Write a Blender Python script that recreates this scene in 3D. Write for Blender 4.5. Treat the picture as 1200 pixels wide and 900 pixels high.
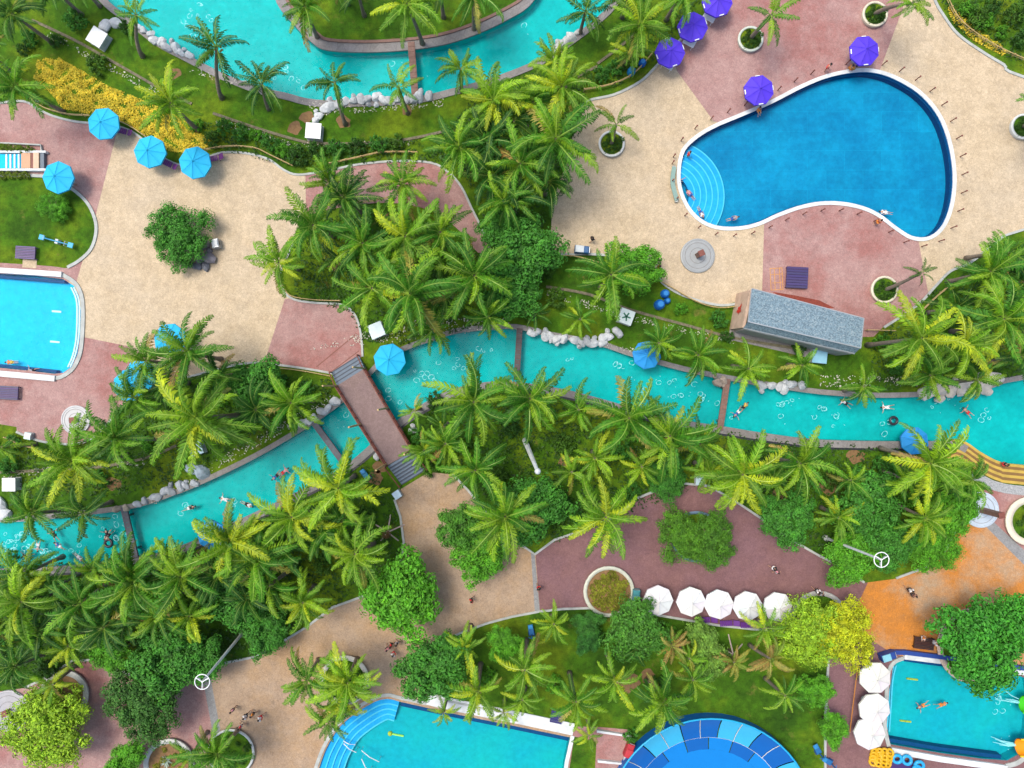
import bpy, bmesh, math, random
from mathutils import Vector, Matrix
from mathutils.geometry import tessellate_polygon
R = math.radians
rng = random.Random(7)
for o in list(bpy.data.objects): bpy.data.objects.remove(o)
SC = bpy.context.scene
COL = SC.collection
# ---------------------------------------------------------------- camera, sky, sun, exposure
S = 11.0                       # map units (survey pixels) per metre on the ground
HT = 1200 / S * 24 / 36        # drone height in metres
cam = bpy.data.cameras.new('drone_camera'); cam.lens = 24; cam.sensor_width = 36; cam.clip_end = 2000
co = bpy.data.objects.new('drone_camera', cam); COL.objects.link(co); co.location = (0, 0, HT)
SC.camera = co
SUN_EL, SUN_AZ = 68, -60       # azimuth from +Y towards +X
w = bpy.data.worlds.new('World'); SC.world = w; w.use_nodes = True
nt = w.node_tree; bg = nt.nodes['Background']
sky = nt.nodes.new('ShaderNodeTexSky'); sky.sky_type = 'NISHITA'; sky.sun_disc = False
sky.sun_elevation = R(SUN_EL); sky.sun_rotation = R(SUN_AZ); sky.air_density = 1.0; sky.dust_density = 4.0; sky.ozone_density = 0.6
nt.links.new(sky.outputs[0], bg.inputs[0]); bg.inputs[1].default_value = 0.15
sl = bpy.data.lights.new('sun', 'SUN'); sl.energy = 1.35; sl.angle = R(17); sl.color = (1, .94, .84)
so = bpy.data.objects.new('sun', sl); COL.objects.link(so)
sd = Vector((math.sin(R(SUN_AZ)) * math.cos(R(SUN_EL)), math.cos(R(SUN_AZ)) * math.cos(R(SUN_EL)), math.sin(R(SUN_EL))))
so.rotation_euler = (-sd).to_track_quat('-Z', 'Y').to_euler(); so.location = (0, 0, 60)
vs = SC.view_settings; vs.view_transform = 'Standard'; vs.look = 'None'; vs.exposure = 0.72; vs.gamma = 1

# ---------------------------------------------------------------- helpers
def W(px, py, z=0.0):
    """map point (survey pixel at ground scale, seen at height z) to world"""
    k = 1 - z / HT
    return Vector(((px - 600) / S * k, (450 - py) / S * k, z))
def G(p, z=0.0): return Vector(((p[0] - 600) / S, (450 - p[1]) / S, z))
def tag(o, label=None, cat=None, group=None, kind=None):
    if label: o['label'] = label
    if cat: o['category'] = cat
    if group: o['group'] = group
    if kind: o['kind'] = kind
    return o
def empty(name, loc=(0, 0, 0), rz=0, label=None, cat=None, group=None, kind=None):
    o = bpy.data.objects.new(name, None); COL.objects.link(o); o.location = loc; o.rotation_euler = (0, 0, rz)
    o.empty_display_size = .2
    return tag(o, label, cat, group, kind)
def link(name, me, parent=None, loc=None, rot=None, sc=None, color=None):
    o = bpy.data.objects.new(name, me); COL.objects.link(o)
    if parent: o.parent = parent
    if loc is not None: o.location = loc
    if rot is not None: o.rotation_euler = rot
    if sc is not None: o.scale = sc if hasattr(sc, '__len__') else (sc, sc, sc)
    if color: o.color = (*color, 1)
    return o
def mesh(name, verts, faces, mats, fm=None, smooth=False):
    me = bpy.data.meshes.new(name); me.from_pydata([tuple(v) for v in verts], [], faces)
    for m in (mats if isinstance(mats, (list, tuple)) else [mats]): me.materials.append(m)
    if fm: me.polygons.foreach_set('material_index', fm)
    if smooth: me.polygons.foreach_set('use_smooth', [True] * len(me.polygons))
    me.update(); return me
class MB:
    """collects simple solids into one mesh"""
    def __init__(s): s.v = []; s.f = []; s.m = []
    def add(s, v, f, mi=0):
        b = len(s.v); s.v += [Vector(q) for q in v]; s.f += [tuple(b + i for i in q) for q in f]; s.m += [mi] * len(f); return s
    def box(s, c, d, rz=0, mi=0, bev=0.0, tilt=None):
        hx, hy, hz = d[0] / 2, d[1] / 2, d[2] / 2
        M = Matrix.Rotation(rz, 3, 'Z')
        if tilt is not None: M = M @ Matrix.Rotation(tilt, 3, 'Y')
        c = Vector(c)
        if bev > 0:
            b = min(bev, hx * .9, hy * .9, hz * .9); vs = []
            for z, ins in ((-hz, b), (-hz + b, 0), (hz - b, 0), (hz, b)):
                vs += [(sx * (hx - ins), sy * (hy - ins), z) for sx, sy in ((-1, -1), (1, -1), (1, 1), (-1, 1))]
            fs = [(3, 2, 1, 0), (12, 13, 14, 15)]
            for l in range(3):
                for i in range(4): fs.append((l*4 + i, l*4 + (i+1) % 4, l*4 + 4 + (i+1) % 4, l*4 + 4 + i))
        else:
            vs = [(sx * hx, sy * hy, sz * hz) for sz in (-1, 1) for sx, sy in ((-1, -1), (1, -1), (1, 1), (-1, 1))]
            fs = [(3, 2, 1, 0), (4, 5, 6, 7)] + [(i, (i+1) % 4, 4 + (i+1) % 4, 4 + i) for i in range(4)]
        return s.add([c + M @ Vector(q) for q in vs], fs, mi)
    def tube(s, pts, rad, n=6, mi=0, cap=True):
        pts = [Vector(p) for p in pts]; rs = rad if hasattr(rad, '__len__') else [rad] * len(pts)
        vs = []; fs = []
        for i, p in enumerate(pts):
            t = (pts[min(i+1, len(pts)-1)] - pts[max(i-1, 0)]).normalized()
            a = t.orthogonal().normalized() if abs(t.z) > .9 else t.cross(Vector((0, 0, 1))).normalized()
            if abs(t.z) > .9: a = (Vector((1, 0, 0)) - t * t.x).normalized()
            b = t.cross(a)
            vs += [p + (a * math.cos(2*math.pi*k/n) + b * math.sin(2*math.pi*k/n)) * rs[i] for k in range(n)]
        for i in range(len(pts) - 1):
            for k in range(n): fs.append((i*n + k, i*n + (k+1) % n, (i+1)*n + (k+1) % n, (i+1)*n + k))
        if cap: fs += [tuple(range(n))[::-1], tuple((len(pts)-1)*n + k for k in range(n))]
        return s.add(vs, fs, mi)
    def lathe(s, prof, n=24, mi=0, c=(0, 0, 0), closed=False):
        c = Vector(c); m = len(prof); vs = []
        for k in range(n):
            a = 2 * math.pi * k / n
            vs += [c + Vector((r * math.cos(a), r * math.sin(a), z)) for r, z in prof]
        fs = []
        for k in range(n):
            k2 = (k + 1) % n
            for i in range(m if closed else m - 1): fs.append((k*m + i, k2*m + i, k2*m + (i+1) % m, k*m + (i+1) % m))
        return s.add(vs, fs, mi)
    def torus(s, c, r1, r2, n=16, m=8, mi=0, rot=None):
        prof = [(r1 + r2 * math.cos(2*math.pi*i/m), r2 * math.sin(2*math.pi*i/m)) for i in range(m)]
        b = len(s.v); s.lathe(prof, n, mi, (0, 0, 0), True)
        for i in range(b, len(s.v)):
            q = s.v[i]; s.v[i] = Vector(c) + (rot @ q if rot else q)
        return s
    def me(s, name, mats, smooth=False): return mesh(name, s.v, s.f, mats, s.m, smooth)
    def build(s, name, mats, parent=None, smooth=False, loc=None, rot=None, color=None):
        return link(name, s.me(name, mats, smooth), parent, loc, rot, None, color)
def smooth_path(p, closed=False, n=4):
    out = []; N = len(p)
    for i in range(N if closed else N - 1):
        if closed: a, b, c, d = (Vector(p[(i + k) % N]) for k in (-1, 0, 1, 2))
        else: a, b, c, d = (Vector(p[min(max(i + k, 0), N - 1)]) for k in (-1, 0, 1, 2))
        for k in range(n):
            t = k / n
            out.append(.5 * (2*b + (c - a)*t + (2*a - 5*b + 4*c - d)*t*t + (3*b - a - 3*c + d)*t**3))
    if not closed: out.append(Vector(p[-1]))
    return out
def ccw(p):                                # make counter-clockwise in world (y up)
    a = sum(p[i].x * p[(i+1) % len(p)].y - p[(i+1) % len(p)].x * p[i].y for i in range(len(p)))
    return p if a > 0 else p[::-1]
def gpath(px, closed=False, n=4, sm=True):
    q = smooth_path([Vector(p) for p in px], closed, n) if sm else [Vector(p) for p in px]
    return [G(p) for p in q]
def inpoly(x, y, P):
    c = False; j = len(P) - 1
    for i in range(len(P)):
        xi, yi = P[i][0], P[i][1]; xj, yj = P[j][0], P[j][1]
        if (yi > y) != (yj > y) and x < (xj - xi) * (y - yi) / (yj - yi) + xi: c = not c
        j = i
    return c
def sheet_bm(outer, holes, z):
    loops = [outer] + holes
    pts = [Vector((p.x, p.y, 0)) for l in loops for p in l]
    tris = tessellate_polygon([[Vector((p.x, p.y, 0)) for p in l] for l in loops])
    bm = bmesh.new(); vs = [bm.verts.new((p.x, p.y, z)) for p in pts]
    for t in tris:
        try: f = bm.faces.new([vs[i] for i in t])
        except ValueError: continue
        f.normal_update()
        if f.normal.z < 0: f.normal_flip()
    return bm
def sheet(name, outer, holes, z, mat, parent=None):
    bm = sheet_bm(outer, holes, z); me = bpy.data.meshes.new(name); bm.to_mesh(me); bm.free(); me.materials.append(mat)
    return link(name, me, parent)
def offset(path, d, closed):
    out = []; N = len(path)
    for i in range(N):
        a = path[(i-1) % N] if closed else path[max(i-1, 0)]; b = path[(i+1) % N] if closed else path[min(i+1, N-1)]
        t = (b - a); t.z = 0
        if t.length < 1e-6: t = Vector((1, 0, 0))
        t.normalize(); out.append(path[i] + Vector((-t.y, t.x, 0)) * d)
    return out
def strip(name, path, d0, d1, z0, z1, mat, closed=False, parent=None, sm=False):
    A = offset(path, d0, closed); B = offset(path, d1, closed); v = []; f = []; N = len(path)
    for a, b in zip(A, B): v += [(a.x, a.y, z0), (a.x, a.y, z1), (b.x, b.y, z1), (b.x, b.y, z0)]
    for i in range(N if closed else N - 1):
        j = (i + 1) % N
        for k in range(3): f.append((i*4 + k, i*4 + k + 1, j*4 + k + 1, j*4 + k))
    if not closed: f += [(0, 1, 2, 3), tuple((N-1)*4 + k for k in (3, 2, 1, 0))]
    me = mesh(name, v, f, mat); bm = bmesh.new(); bm.from_mesh(me); bmesh.ops.recalc_face_normals(bm, faces=bm.faces); bm.to_mesh(me); bm.free()
    return link(name, me, parent)
def along(path, step, start=0.0):
    """points and tangents every step metres"""
    out = []; acc = start
    for i in range(len(path) - 1):
        a, b = path[i], path[i+1]; L = (b - a).length
        while acc <= L and L > 0:
            out.append((a.lerp(b, acc / L), (b - a).normalized())); acc += step
        acc -= L
    return out

# ---------------------------------------------------------------- materials
def new_mat(name):
    m = bpy.data.materials.new(name); m.use_nodes = True
    return m, m.node_tree.nodes, m.node_tree.links, m.node_tree.nodes['Principled BSDF']
def ramp(N, stops):
    r = N.new('ShaderNodeValToRGB'); e = r.color_ramp.elements
    while len(e) < len(stops): e.new(.5)
    for q, (p, c) in zip(e, stops): q.position = p; q.color = (*c, 1)
    return r
def noise(N, L, co, scale, detail=4, rough=.6):
    n = N.new('ShaderNodeTexNoise'); n.inputs['Scale'].default_value = scale; n.inputs['Detail'].default_value = detail; n.inputs['Roughness'].default_value = rough
    L.new(co, n.inputs['Vector']); return n.outputs['Fac']
def mixc(N, L, f, a, b, mode='MIX'):
    m = N.new('ShaderNodeMix'); m.data_type = 'RGBA'; m.blend_type = mode
    for s, v in ((0, f), (6, a), (7, b)):
        if hasattr(v, 'is_linked'): L.new(v, m.inputs[s])
        else: m.inputs[s].default_value = v if s == 0 else (*v, 1)
    return m.outputs[2]
def bump(N, L, b, h, strength=.3, dist=.02):
    n = N.new('ShaderNodeBump'); n.inputs['Strength'].default_value = strength; n.inputs['Distance'].default_value = dist
    L.new(h, n.inputs['Height']); L.new(n.outputs[0], b.inputs['Normal'])
def plain(name, c, rough=.6, var=.15, scale=3.0, metal=0, objcol=False, bmp=.15):
    m, N, L, b = new_mat(name); g = N.new('ShaderNodeTexCoord')
    n = noise(N, L, g.outputs['Object'], scale)
    r = ramp(N, [(.3, (1 - var,) * 3), (.7, (1.0,) * 3)]); L.new(n, r.inputs[0])
    if objcol: o = N.new('ShaderNodeObjectInfo'); src = o.outputs['Color']
    else: src = c
    L.new(mixc(N, L, 1.0, src, r.outputs[0], 'MULTIPLY'), b.inputs['Base Color'])
    b.inputs['Roughness'].default_value = rough; b.inputs['Metallic'].default_value = metal
    if bmp: bump(N, L, b, noise(N, L, g.outputs['Object'], scale * 8), bmp, .01)
    return m
def paving(name, base, dark, stain, cell=3.6, stain_amt=.5):
    m, N, L, b = new_mat(name); g = N.new('ShaderNodeNewGeometry'); P = g.outputs['Position']
    big = noise(N, L, P, .11, 8, .72); mid = noise(N, L, P, .55, 8, .75); fine = noise(N, L, P, 9, 3, .6)
    v = N.new('ShaderNodeTexVoronoi'); v.feature = 'F1'; v.inputs['Scale'].default_value = cell; L.new(P, v.inputs['Vector'])
    v2 = N.new('ShaderNodeTexVoronoi'); v2.feature = 'DISTANCE_TO_EDGE'; v2.inputs['Scale'].default_value = cell; L.new(P, v2.inputs['Vector'])
    r1 = ramp(N, [(.45, (0, 0, 0)), (.62, (1, 1, 1))]); L.new(big, r1.inputs[0])
    r2 = ramp(N, [(.35, (0, 0, 0)), (.7, (1, 1, 1))]); L.new(mid, r2.inputs[0])
    c1 = mixc(N, L, r2.outputs[0], base, dark)
    ms = N.new('ShaderNodeMath'); ms.operation = 'MULTIPLY'; ms.inputs[1].default_value = stain_amt; L.new(r1.outputs[0], ms.inputs[0])
    c2 = mixc(N, L, ms.outputs[0], c1, stain)
    # each stamped stone a little lighter or darker, with a recessed joint
    rs = ramp(N, [(0, (.91,) * 3), (1, (1.06,) * 3)]); sp = N.new('ShaderNodeSeparateColor'); L.new(v.outputs['Color'], sp.inputs[0]); L.new(sp.outputs[0], rs.inputs[0])
    c3 = mixc(N, L, 1.0, c2, rs.outputs[0], 'MULTIPLY')
    rf = ramp(N, [(.3, (.78,) * 3), (.65, (1.08,) * 3)]); L.new(fine, rf.inputs[0])
    c4 = mixc(N, L, 1.0, c3, rf.outputs[0], 'MULTIPLY')
    rj = ramp(N, [(0, (.8,) * 3), (.05, (1,) * 3)]); L.new(v2.outputs['Distance'], rj.inputs[0])
    L.new(mixc(N, L, 1.0, c4, rj.outputs[0], 'MULTIPLY'), b.inputs['Base Color'])
    b.inputs['Roughness'].default_value = .85; bump(N, L, b, rj.outputs[0], .25, .01)
    return m
def lawn_mat():
    m, N, L, b = new_mat('lawn'); g = N.new('ShaderNodeNewGeometry'); P = g.outputs['Position']
    big = noise(N, L, P, .13, 4, .6); mid = noise(N, L, P, 1.1, 6, .75); fine = noise(N, L, P, 14, 3, .7)
    r1 = ramp(N, [(.34, (.024, .075, .003)), (.48, (.05, .135, .004)), (.62, (.125, .195, .006))]); L.new(big, r1.inputs[0])
    r2 = ramp(N, [(.3, (.45,) * 3), (.7, (1.35,) * 3)]); L.new(mid, r2.inputs[0])
    r3 = ramp(N, [(.3, (.6,) * 3), (.7, (1.35,) * 3)]); L.new(fine, r3.inputs[0])
    pt = noise(N, L, P, .42, 5, .7); rp = ramp(N, [(.6, (0, 0, 0)), (.74, (.75,) * 3)]); L.new(pt, rp.inputs[0])
    c = mixc(N, L, 1.0, mixc(N, L, rp.outputs[0], r1.outputs[0], (.20, .15, .04)), r2.outputs[0], 'MULTIPLY'); L.new(mixc(N, L, 1.0, c, r3.outputs[0], 'MULTIPLY'), b.inputs['Base Color'])
    b.inputs['Roughness'].default_value = .9; b.inputs['Specular IOR Level'].default_value = .2; bump(N, L, b, fine, .8, .06); return m
def leaf_mat(name, objcol=True, c=(.06, .15, .01), trans=.28, rough=.45, amt=.55):
    m, N, L, b = new_mat(name); g = N.new('ShaderNodeNewGeometry')
    n = noise(N, L, g.outputs['Position'], 1.3, 3)
    r = ramp(N, [(.3, (1 - amt * .6,) * 3), (.7, (1 + amt * .5,) * 3)]); L.new(n, r.inputs[0])
    if objcol: o = N.new('ShaderNodeObjectInfo'); src = o.outputs['Color']
    else: src = c
    rr = ramp(N, [(0, (.72, .8, .7)), (.5, (1, 1, 1)), (1, (1.35, 1.2, 1.0))]); L.new(g.outputs['Random Per Island'], rr.inputs[0])
    col = mixc(N, L, 1.0, mixc(N, L, 1.0, src, r.outputs[0], 'MULTIPLY'), rr.outputs[0], 'MULTIPLY')
    L.new(col, b.inputs['Base Color']); b.inputs['Roughness'].default_value = rough; b.inputs['Specular IOR Level'].default_value = .35
    t = N.new('ShaderNodeBsdfTranslucent'); L.new(col, t.inputs[0]); x = N.new('ShaderNodeMixShader'); x.inputs[0].default_value = trans
    L.new(b.outputs[0], x.inputs[1]); L.new(t.outputs[0], x.inputs[2]); L.new(x.outputs[0], N['Material Output'].inputs[0]); return m
def water_mat(name, tint, rip=1.2):
    m, N, L, b = new_mat(name); N.remove(b); g = N.new('ShaderNodeNewGeometry')
    f = N.new('ShaderNodeFresnel'); f.inputs[0].default_value = 1.2
    n1 = noise(N, L, g.outputs['Position'], rip, 3, .55); bp = N.new('ShaderNodeBump'); bp.inputs['Strength'].default_value = .3; bp.inputs['Distance'].default_value = .06
    L.new(n1, bp.inputs['Height']); L.new(bp.outputs[0], f.inputs['Normal'])
    t = N.new('ShaderNodeBsdfTransparent'); t.inputs[0].default_value = (*tint, 1)
    gl = N.new('ShaderNodeBsdfGlossy'); gl.inputs['Roughness'].default_value = .08; L.new(bp.outputs[0], gl.inputs['Normal'])
    x = N.new('ShaderNodeMixShader'); L.new(f.outputs[0], x.inputs[0]); L.new(t.outputs[0], x.inputs[1]); L.new(gl.outputs[0], x.inputs[2])
    L.new(x.outputs[0], N['Material Output'].inputs[0]); return m
def pool_floor(name, c1, c2, tile=.0, scale=.35, fine=1.6):
    m, N, L, b = new_mat(name); g = N.new('ShaderNodeNewGeometry'); P = g.outputs['Position']
    n = noise(N, L, P, scale, 5, .6); r = ramp(N, [(.33, c1), (.67, c2)]); L.new(n, r.inputs[0]); col = r.outputs[0]
    f = noise(N, L, P, fine, 4, .7); rf = ramp(N, [(.3, (.86,) * 3), (.7, (1.09,) * 3)]); L.new(f, rf.inputs[0]); col = mixc(N, L, 1.0, col, rf.outputs[0], 'MULTIPLY')
    if tile:
        bk = N.new('ShaderNodeTexBrick'); bk.inputs['Scale'].default_value = 1.0; bk.inputs['Brick Width'].default_value = tile * 1.9; bk.inputs['Row Height'].default_value = tile
        bk.inputs['Mortar Size'].default_value = .035; bk.inputs['Color1'].default_value = (.86, .88, .9, 1); bk.inputs['Color2'].default_value = (1, 1, 1, 1); bk.inputs['Mortar'].default_value = (1.04, 1.06, 1.04, 1)
        L.new(P, bk.inputs['Vector']); col = mixc(N, L, 1.0, col, bk.outputs[0], 'MULTIPLY')
    L.new(col, b.inputs['Base Color']); b.inputs['Roughness'].default_value = .6; b.inputs['Specular IOR Level'].default_value = .08; return m
M = {}
M['lawn'] = lawn_mat()
M['beige'] = paving('beige_stamped_concrete', (.56, .45, .30), (.41, .32, .20), (.46, .385, .28))
M['beige2'] = paving('tan_stamped_concrete', (.39, .29, .20), (.29, .205, .135), (.42, .25, .10), stain_amt=.55)
M['pink'] = paving('pink_stamped_concrete', (.40, .255, .23), (.30, .165, .15), (.29, .11, .095), stain_amt=.8)
M['mauve'] = paving('mauve_stamped_concrete', (.215, .11, .105), (.155, .075, .075), (.19, .10, .115), stain_amt=.7)
M['orange'] = paving('orange_stamped_concrete', (.55, .20, .02), (.40, .165, .035), (.40, .28, .17), stain_amt=1.0)
M['band'] = paving('grey_paving_band', (.26, .27, .27), (.22, .22, .22), (.2, .2, .2))
M['kerb'] = plain('kerb_concrete', (.42, .45, .42), .8, .3, 1.5)
M['bank'] = paving('river_bank_concrete', (.25, .24, .23), (.2, .19, .19), (.17, .15, .13), 1.0)
M['coping'] = plain('white_coping', (.66, .70, .70), .6, .3, .9)
M['white'] = plain('white_paint', (.78, .8, .8), .45, .08, 2)
M['cloth'] = plain('umbrella_cloth', None, .75, .16, 1.1, objcol=True, bmp=.1)
M['paint'] = plain('tinted_paint', None, .5, .14, 2, objcol=True, bmp=.08)
M['vinyl'] = plain('glossy_vinyl', None, .22, .06, 1.0, objcol=True, bmp=0)
M['metal'] = plain('painted_metal', (.45, .48, .5), .35, .1, 4, .5)
M['wood'] = plain('weathered_wood', (.23, .13, .1), .75, .35, 3)
M['redwood'] = plain('red_stained_wood', (.2, .06, .04), .6, .3, 4)
M['bamboo'] = plain('bamboo', (.5, .36, .15), .6, .3, 4)
M['rock'] = plain('pale_boulder', None, .85, .35, 1.6, objcol=True, bmp=.6)
M['soil'] = plain('brown_soil', (.24, .14, .06), .95, .4, 4, bmp=.5)
M['trunk'] = plain('palm_trunk', (.24, .2, .15), .9, .45, 5, bmp=.6)
M['bark'] = plain('tree_bark', (.16, .12, .08), .9, .4, 4, bmp=.6)
M['frond'] = leaf_mat('palm_leaflet', trans=.25, rough=.6)
def rib_mat():
    m, N, L, b = new_mat('frond_rib'); o = N.new('ShaderNodeObjectInfo'); g = N.new('ShaderNodeTexCoord')
    n = noise(N, L, g.outputs['Object'], 4); c = mixc(N, L, .42, o.outputs['Color'], (.33, .45, .06)); r = ramp(N, [(.3, (.8,) * 3), (.7, (1,) * 3)]); L.new(n, r.inputs[0])
    L.new(mixc(N, L, 1.0, c, r.outputs[0], 'MULTIPLY'), b.inputs['Base Color']); b.inputs['Roughness'].default_value = .5; return m
M['rachis'] = rib_mat()
M['leaf'] = leaf_mat('broad_leaf', trans=.25, rough=.6, amt=.9)
M['skin'] = plain('skin', (.42, .24, .16), .5, .06, 4, bmp=0)
M['hair'] = plain('dark_hair', (.02, .015, .012), .5, .2, 9)
M['fabric'] = plain('clothing', None, .85, .12, 8, objcol=True)
M['rubber'] = plain('black_rubber', (.02, .022, .03), .4, .1, 3)
M['w_river'] = water_mat('river_water', (.75, .97, .97))
M['w_pool'] = water_mat('pool_water', (.78, .97, 1.0), 1.6)
M['f_river'] = pool_floor('river_floor', (.003, .36, .37), (.004, .45, .445))
M['f_river1'] = pool_floor('upper_river_floor', (.003, .41, .42), (.004, .47, .465))
M['f_kidney'] = pool_floor('kidney_pool_tiles', (.003, .19, .37), (.005, .28, .47), 2.1, .2)
M['f_left'] = pool_floor('bright_pool_tiles', (.012, .45, .72), (.014, .52, .80), 0, .15)
M['f_bottom'] = pool_floor('turquoise_pool_tiles', (.005, .34, .44), (.008, .41, .39), 0, .14)
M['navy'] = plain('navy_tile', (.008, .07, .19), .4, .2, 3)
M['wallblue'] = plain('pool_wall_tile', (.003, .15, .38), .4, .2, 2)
M['stepblue'] = pool_floor('step_tiles', (.02, .32, .66), (.03, .40, .72))
M['steppale'] = plain('pale_step_nosing', (.12, .56, .70), .5, .1, 3)
M['foam'] = plain('foam_and_glints', (.27, .70, .72), .6, .1, 6)  # slide jets and foam, also the painted glint rings on the rivers
M['flower'] = leaf_mat('yellow_flowers', False, (.68, .56, .05), .2, .7, .5)
M['cover'] = leaf_mat('ground_cover_leaf', False, (.035, .10, .012), .2, .6, .9)
M['pebble'] = plain('pale_blossom', (.62, .6, .5), .8, .3, 6)

for k_ in ('navy', 'wallblue', 'steppale'): M[k_].node_tree.nodes['Principled BSDF'].inputs['Specular IOR Level'].default_value = .08
M['vinyl'].node_tree.nodes['Principled BSDF'].inputs['Specular IOR Level'].default_value = .25
# ---------------------------------------------------------------- outlines (map pixels)
RIVER1 = [(40,-220),(95,-35),(128,2),(152,20),(187,47),(215,62),(240,75),(262,86),(300,101),(335,109),(370,117),(430,117),(490,113),(530,104),(580,90),(630,70),(665,47),(700,20),(722,-5),(760,-70),(850,-220),(700,-220),(655,-60),(627,0),(595,24),(545,46),(500,57),(440,62),(385,60),(365,50),(345,30),(325,5),(315,-30),(300,-220)]
R1_OUT, R1_IN = RIVER1[1:20], RIVER1[22:33]
RIV2_UP = [(-200,616),(0,612),(60,608),(150,597),(200,582),(240,566),(300,537),(350,508),(385,485),(410,465),(435,440),(450,425),(475,411),(500,402),(535,391),(570,387),(605,386),(640,394),(700,405),(740,418),(800,435),(860,447),(910,455),(960,462),(1020,466),(1080,465),(1140,461),(1170,452),(1200,445),(1400,415)]
RIV2_LO = [(1400,565),(1200,548),(1172,544),(1150,533),(1134,523),(1115,517),(1050,517),(960,515),(900,508),(850,500),(800,492),(750,480),(700,466),(660,456),(600,447),(560,449),(525,458),(490,476),(470,489),(445,510),(425,529),(400,548),(360,570),(320,590),(260,618),(210,640),(150,655),(70,663),(0,666),(-200,668)]
KIDNEY = [(800,182),(812,166),(835,151),(870,136),(905,121),(940,103),(970,91),(1000,85),(1022,85),(1046,92),(1075,109),(1096,132),(1108,158),(1115,190),(1116,220),(1111,248),(1101,268),(1086,278),(1068,277),(1050,266),(1030,251),(1010,242),(985,237),(960,237),(935,242),(910,251),(888,261),(865,266),(840,265),(820,256),(805,238),(797,212)]
LEFTP = [(-160,312),(-60,317),(0,321),(40,323),(74,327),(87,335),(93,347),(95,365),(94,395),(91,415),(84,430),(74,437),(64,438),(30,434),(0,431),(-160,422)]
BOTP = [(340,1050),(362,940),(374,900),(383,876),(398,852),(418,835),(440,822),(455,819),(468,822),(530,836),(600,850),(668,864),(662,892),(640,1050)]
RIGHTP = [(1047,778),(1060,772),(1090,776),(1130,781),(1180,787),(1206,796),(1210,820),(1206,860),(1200,880),(1180,891),(1150,889),(1100,882),(1043,872),(1039,850),(1042,810)]
def P_(px, sm=True, n=4): return ccw(gpath(px, True, n, sm))
river1 = P_(smooth_path([Vector(p) for p in R1_OUT], False, 4) + [Vector((850,-220)), Vector((700,-220))] + smooth_path([Vector(p) for p in R1_IN], False, 4) + [Vector((300,-220)), Vector((40,-220))], False)
up2 = gpath(RIV2_UP); lo2 = gpath(RIV2_LO)
river2 = ccw([*up2, *lo2])
kidney = P_(KIDNEY); leftp = P_(LEFTP, False); botp = P_(smooth_path([Vector(p) for p in BOTP[:9]], False, 4) + [Vector(p) for p in BOTP[9:]], False); rightp = P_(RIGHTP, False)

# ---------------------------------------------------------------- ground sheet with water cut out
big = [Vector(p) for p in ((-170, -170, 0), (170, -170, 0), (170, 170, 0), (-170, 170, 0))]
tag(sheet('lawn_ground', big, [river1, river2, kidney, leftp, botp, rightp], 0, M['lawn']), kind='structure')

def basin(name, outline, floor_z, water_z, fm, wm, wall=None, label=None):
    root = empty(name, (0, 0, 0), kind='structure'); root['label'] = label
    v = []; f = []; N = len(outline)
    for p in outline: v += [(p.x, p.y, floor_z), (p.x, p.y, .02)]
    for i in range(N): j = (i + 1) % N; f.append((i*2, i*2 + 1, j*2 + 1, j*2))
    link('basin_wall', mesh('basin_wall', v, f, wall or fm), root)
    sheet('basin_floor', outline, [], floor_z, fm, root); sheet('water', offset(outline, -.0, True), [], water_z, wm, root)
    return root
WZ = -.18
riv1 = basin('upper_lazy_river', river1, -1.0, WZ, M['f_river1'], M['w_river'], label='turquoise channel of the upper lazy river curving round the grassy island')
riv2 = basin('lower_lazy_river', river2, -1.0, WZ, M['f_river'], M['w_river'], label='turquoise lazy river flowing under the footbridge across the park')
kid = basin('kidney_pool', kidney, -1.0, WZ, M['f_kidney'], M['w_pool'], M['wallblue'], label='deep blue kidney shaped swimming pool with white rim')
lpo = basin('corner_pool', leftp, -.9, WZ, M['f_left'], M['w_pool'], label='bright cyan shallow pool beside the small lawn')
bpo = basin('stepped_pool', botp, -1.2, WZ, M['f_bottom'], M['w_pool'], label='turquoise pool with curved blue entry steps')
rpo = basin('play_pool', rightp, -1.1, WZ, M['f_bottom'], M['w_pool'], label='turquoise pool beside the three stacked-in-line white umbrellas')
# kidney pool rim, dark tile ledge and curved entry steps
strip('coping', kidney, -.36, .04, .03, .12, M['coping'], True, kid)
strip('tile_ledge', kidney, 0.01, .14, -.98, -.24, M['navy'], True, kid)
def arc_in_pool(r_):
    q = [G((785 + r_ * math.cos(a), 228 - r_ * math.sin(a))) for a in [R(100 - 3 * i) for i in range(64)]]
    return [p for p in q if inpoly(p.x, p.y, kidney)]
for k in range(6):
    q = arc_in_pool(30 + 7.2 * k)
    if len(q) > 2:
        strip('entry_tread', q, -.62, -.06, -.95, -.30 - .09*k, M['stepblue'], False, kid)
        strip('entry_step', q, -.06, .06, -.94, -.29 - .09*k, M['steppale'], False, kid)
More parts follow.
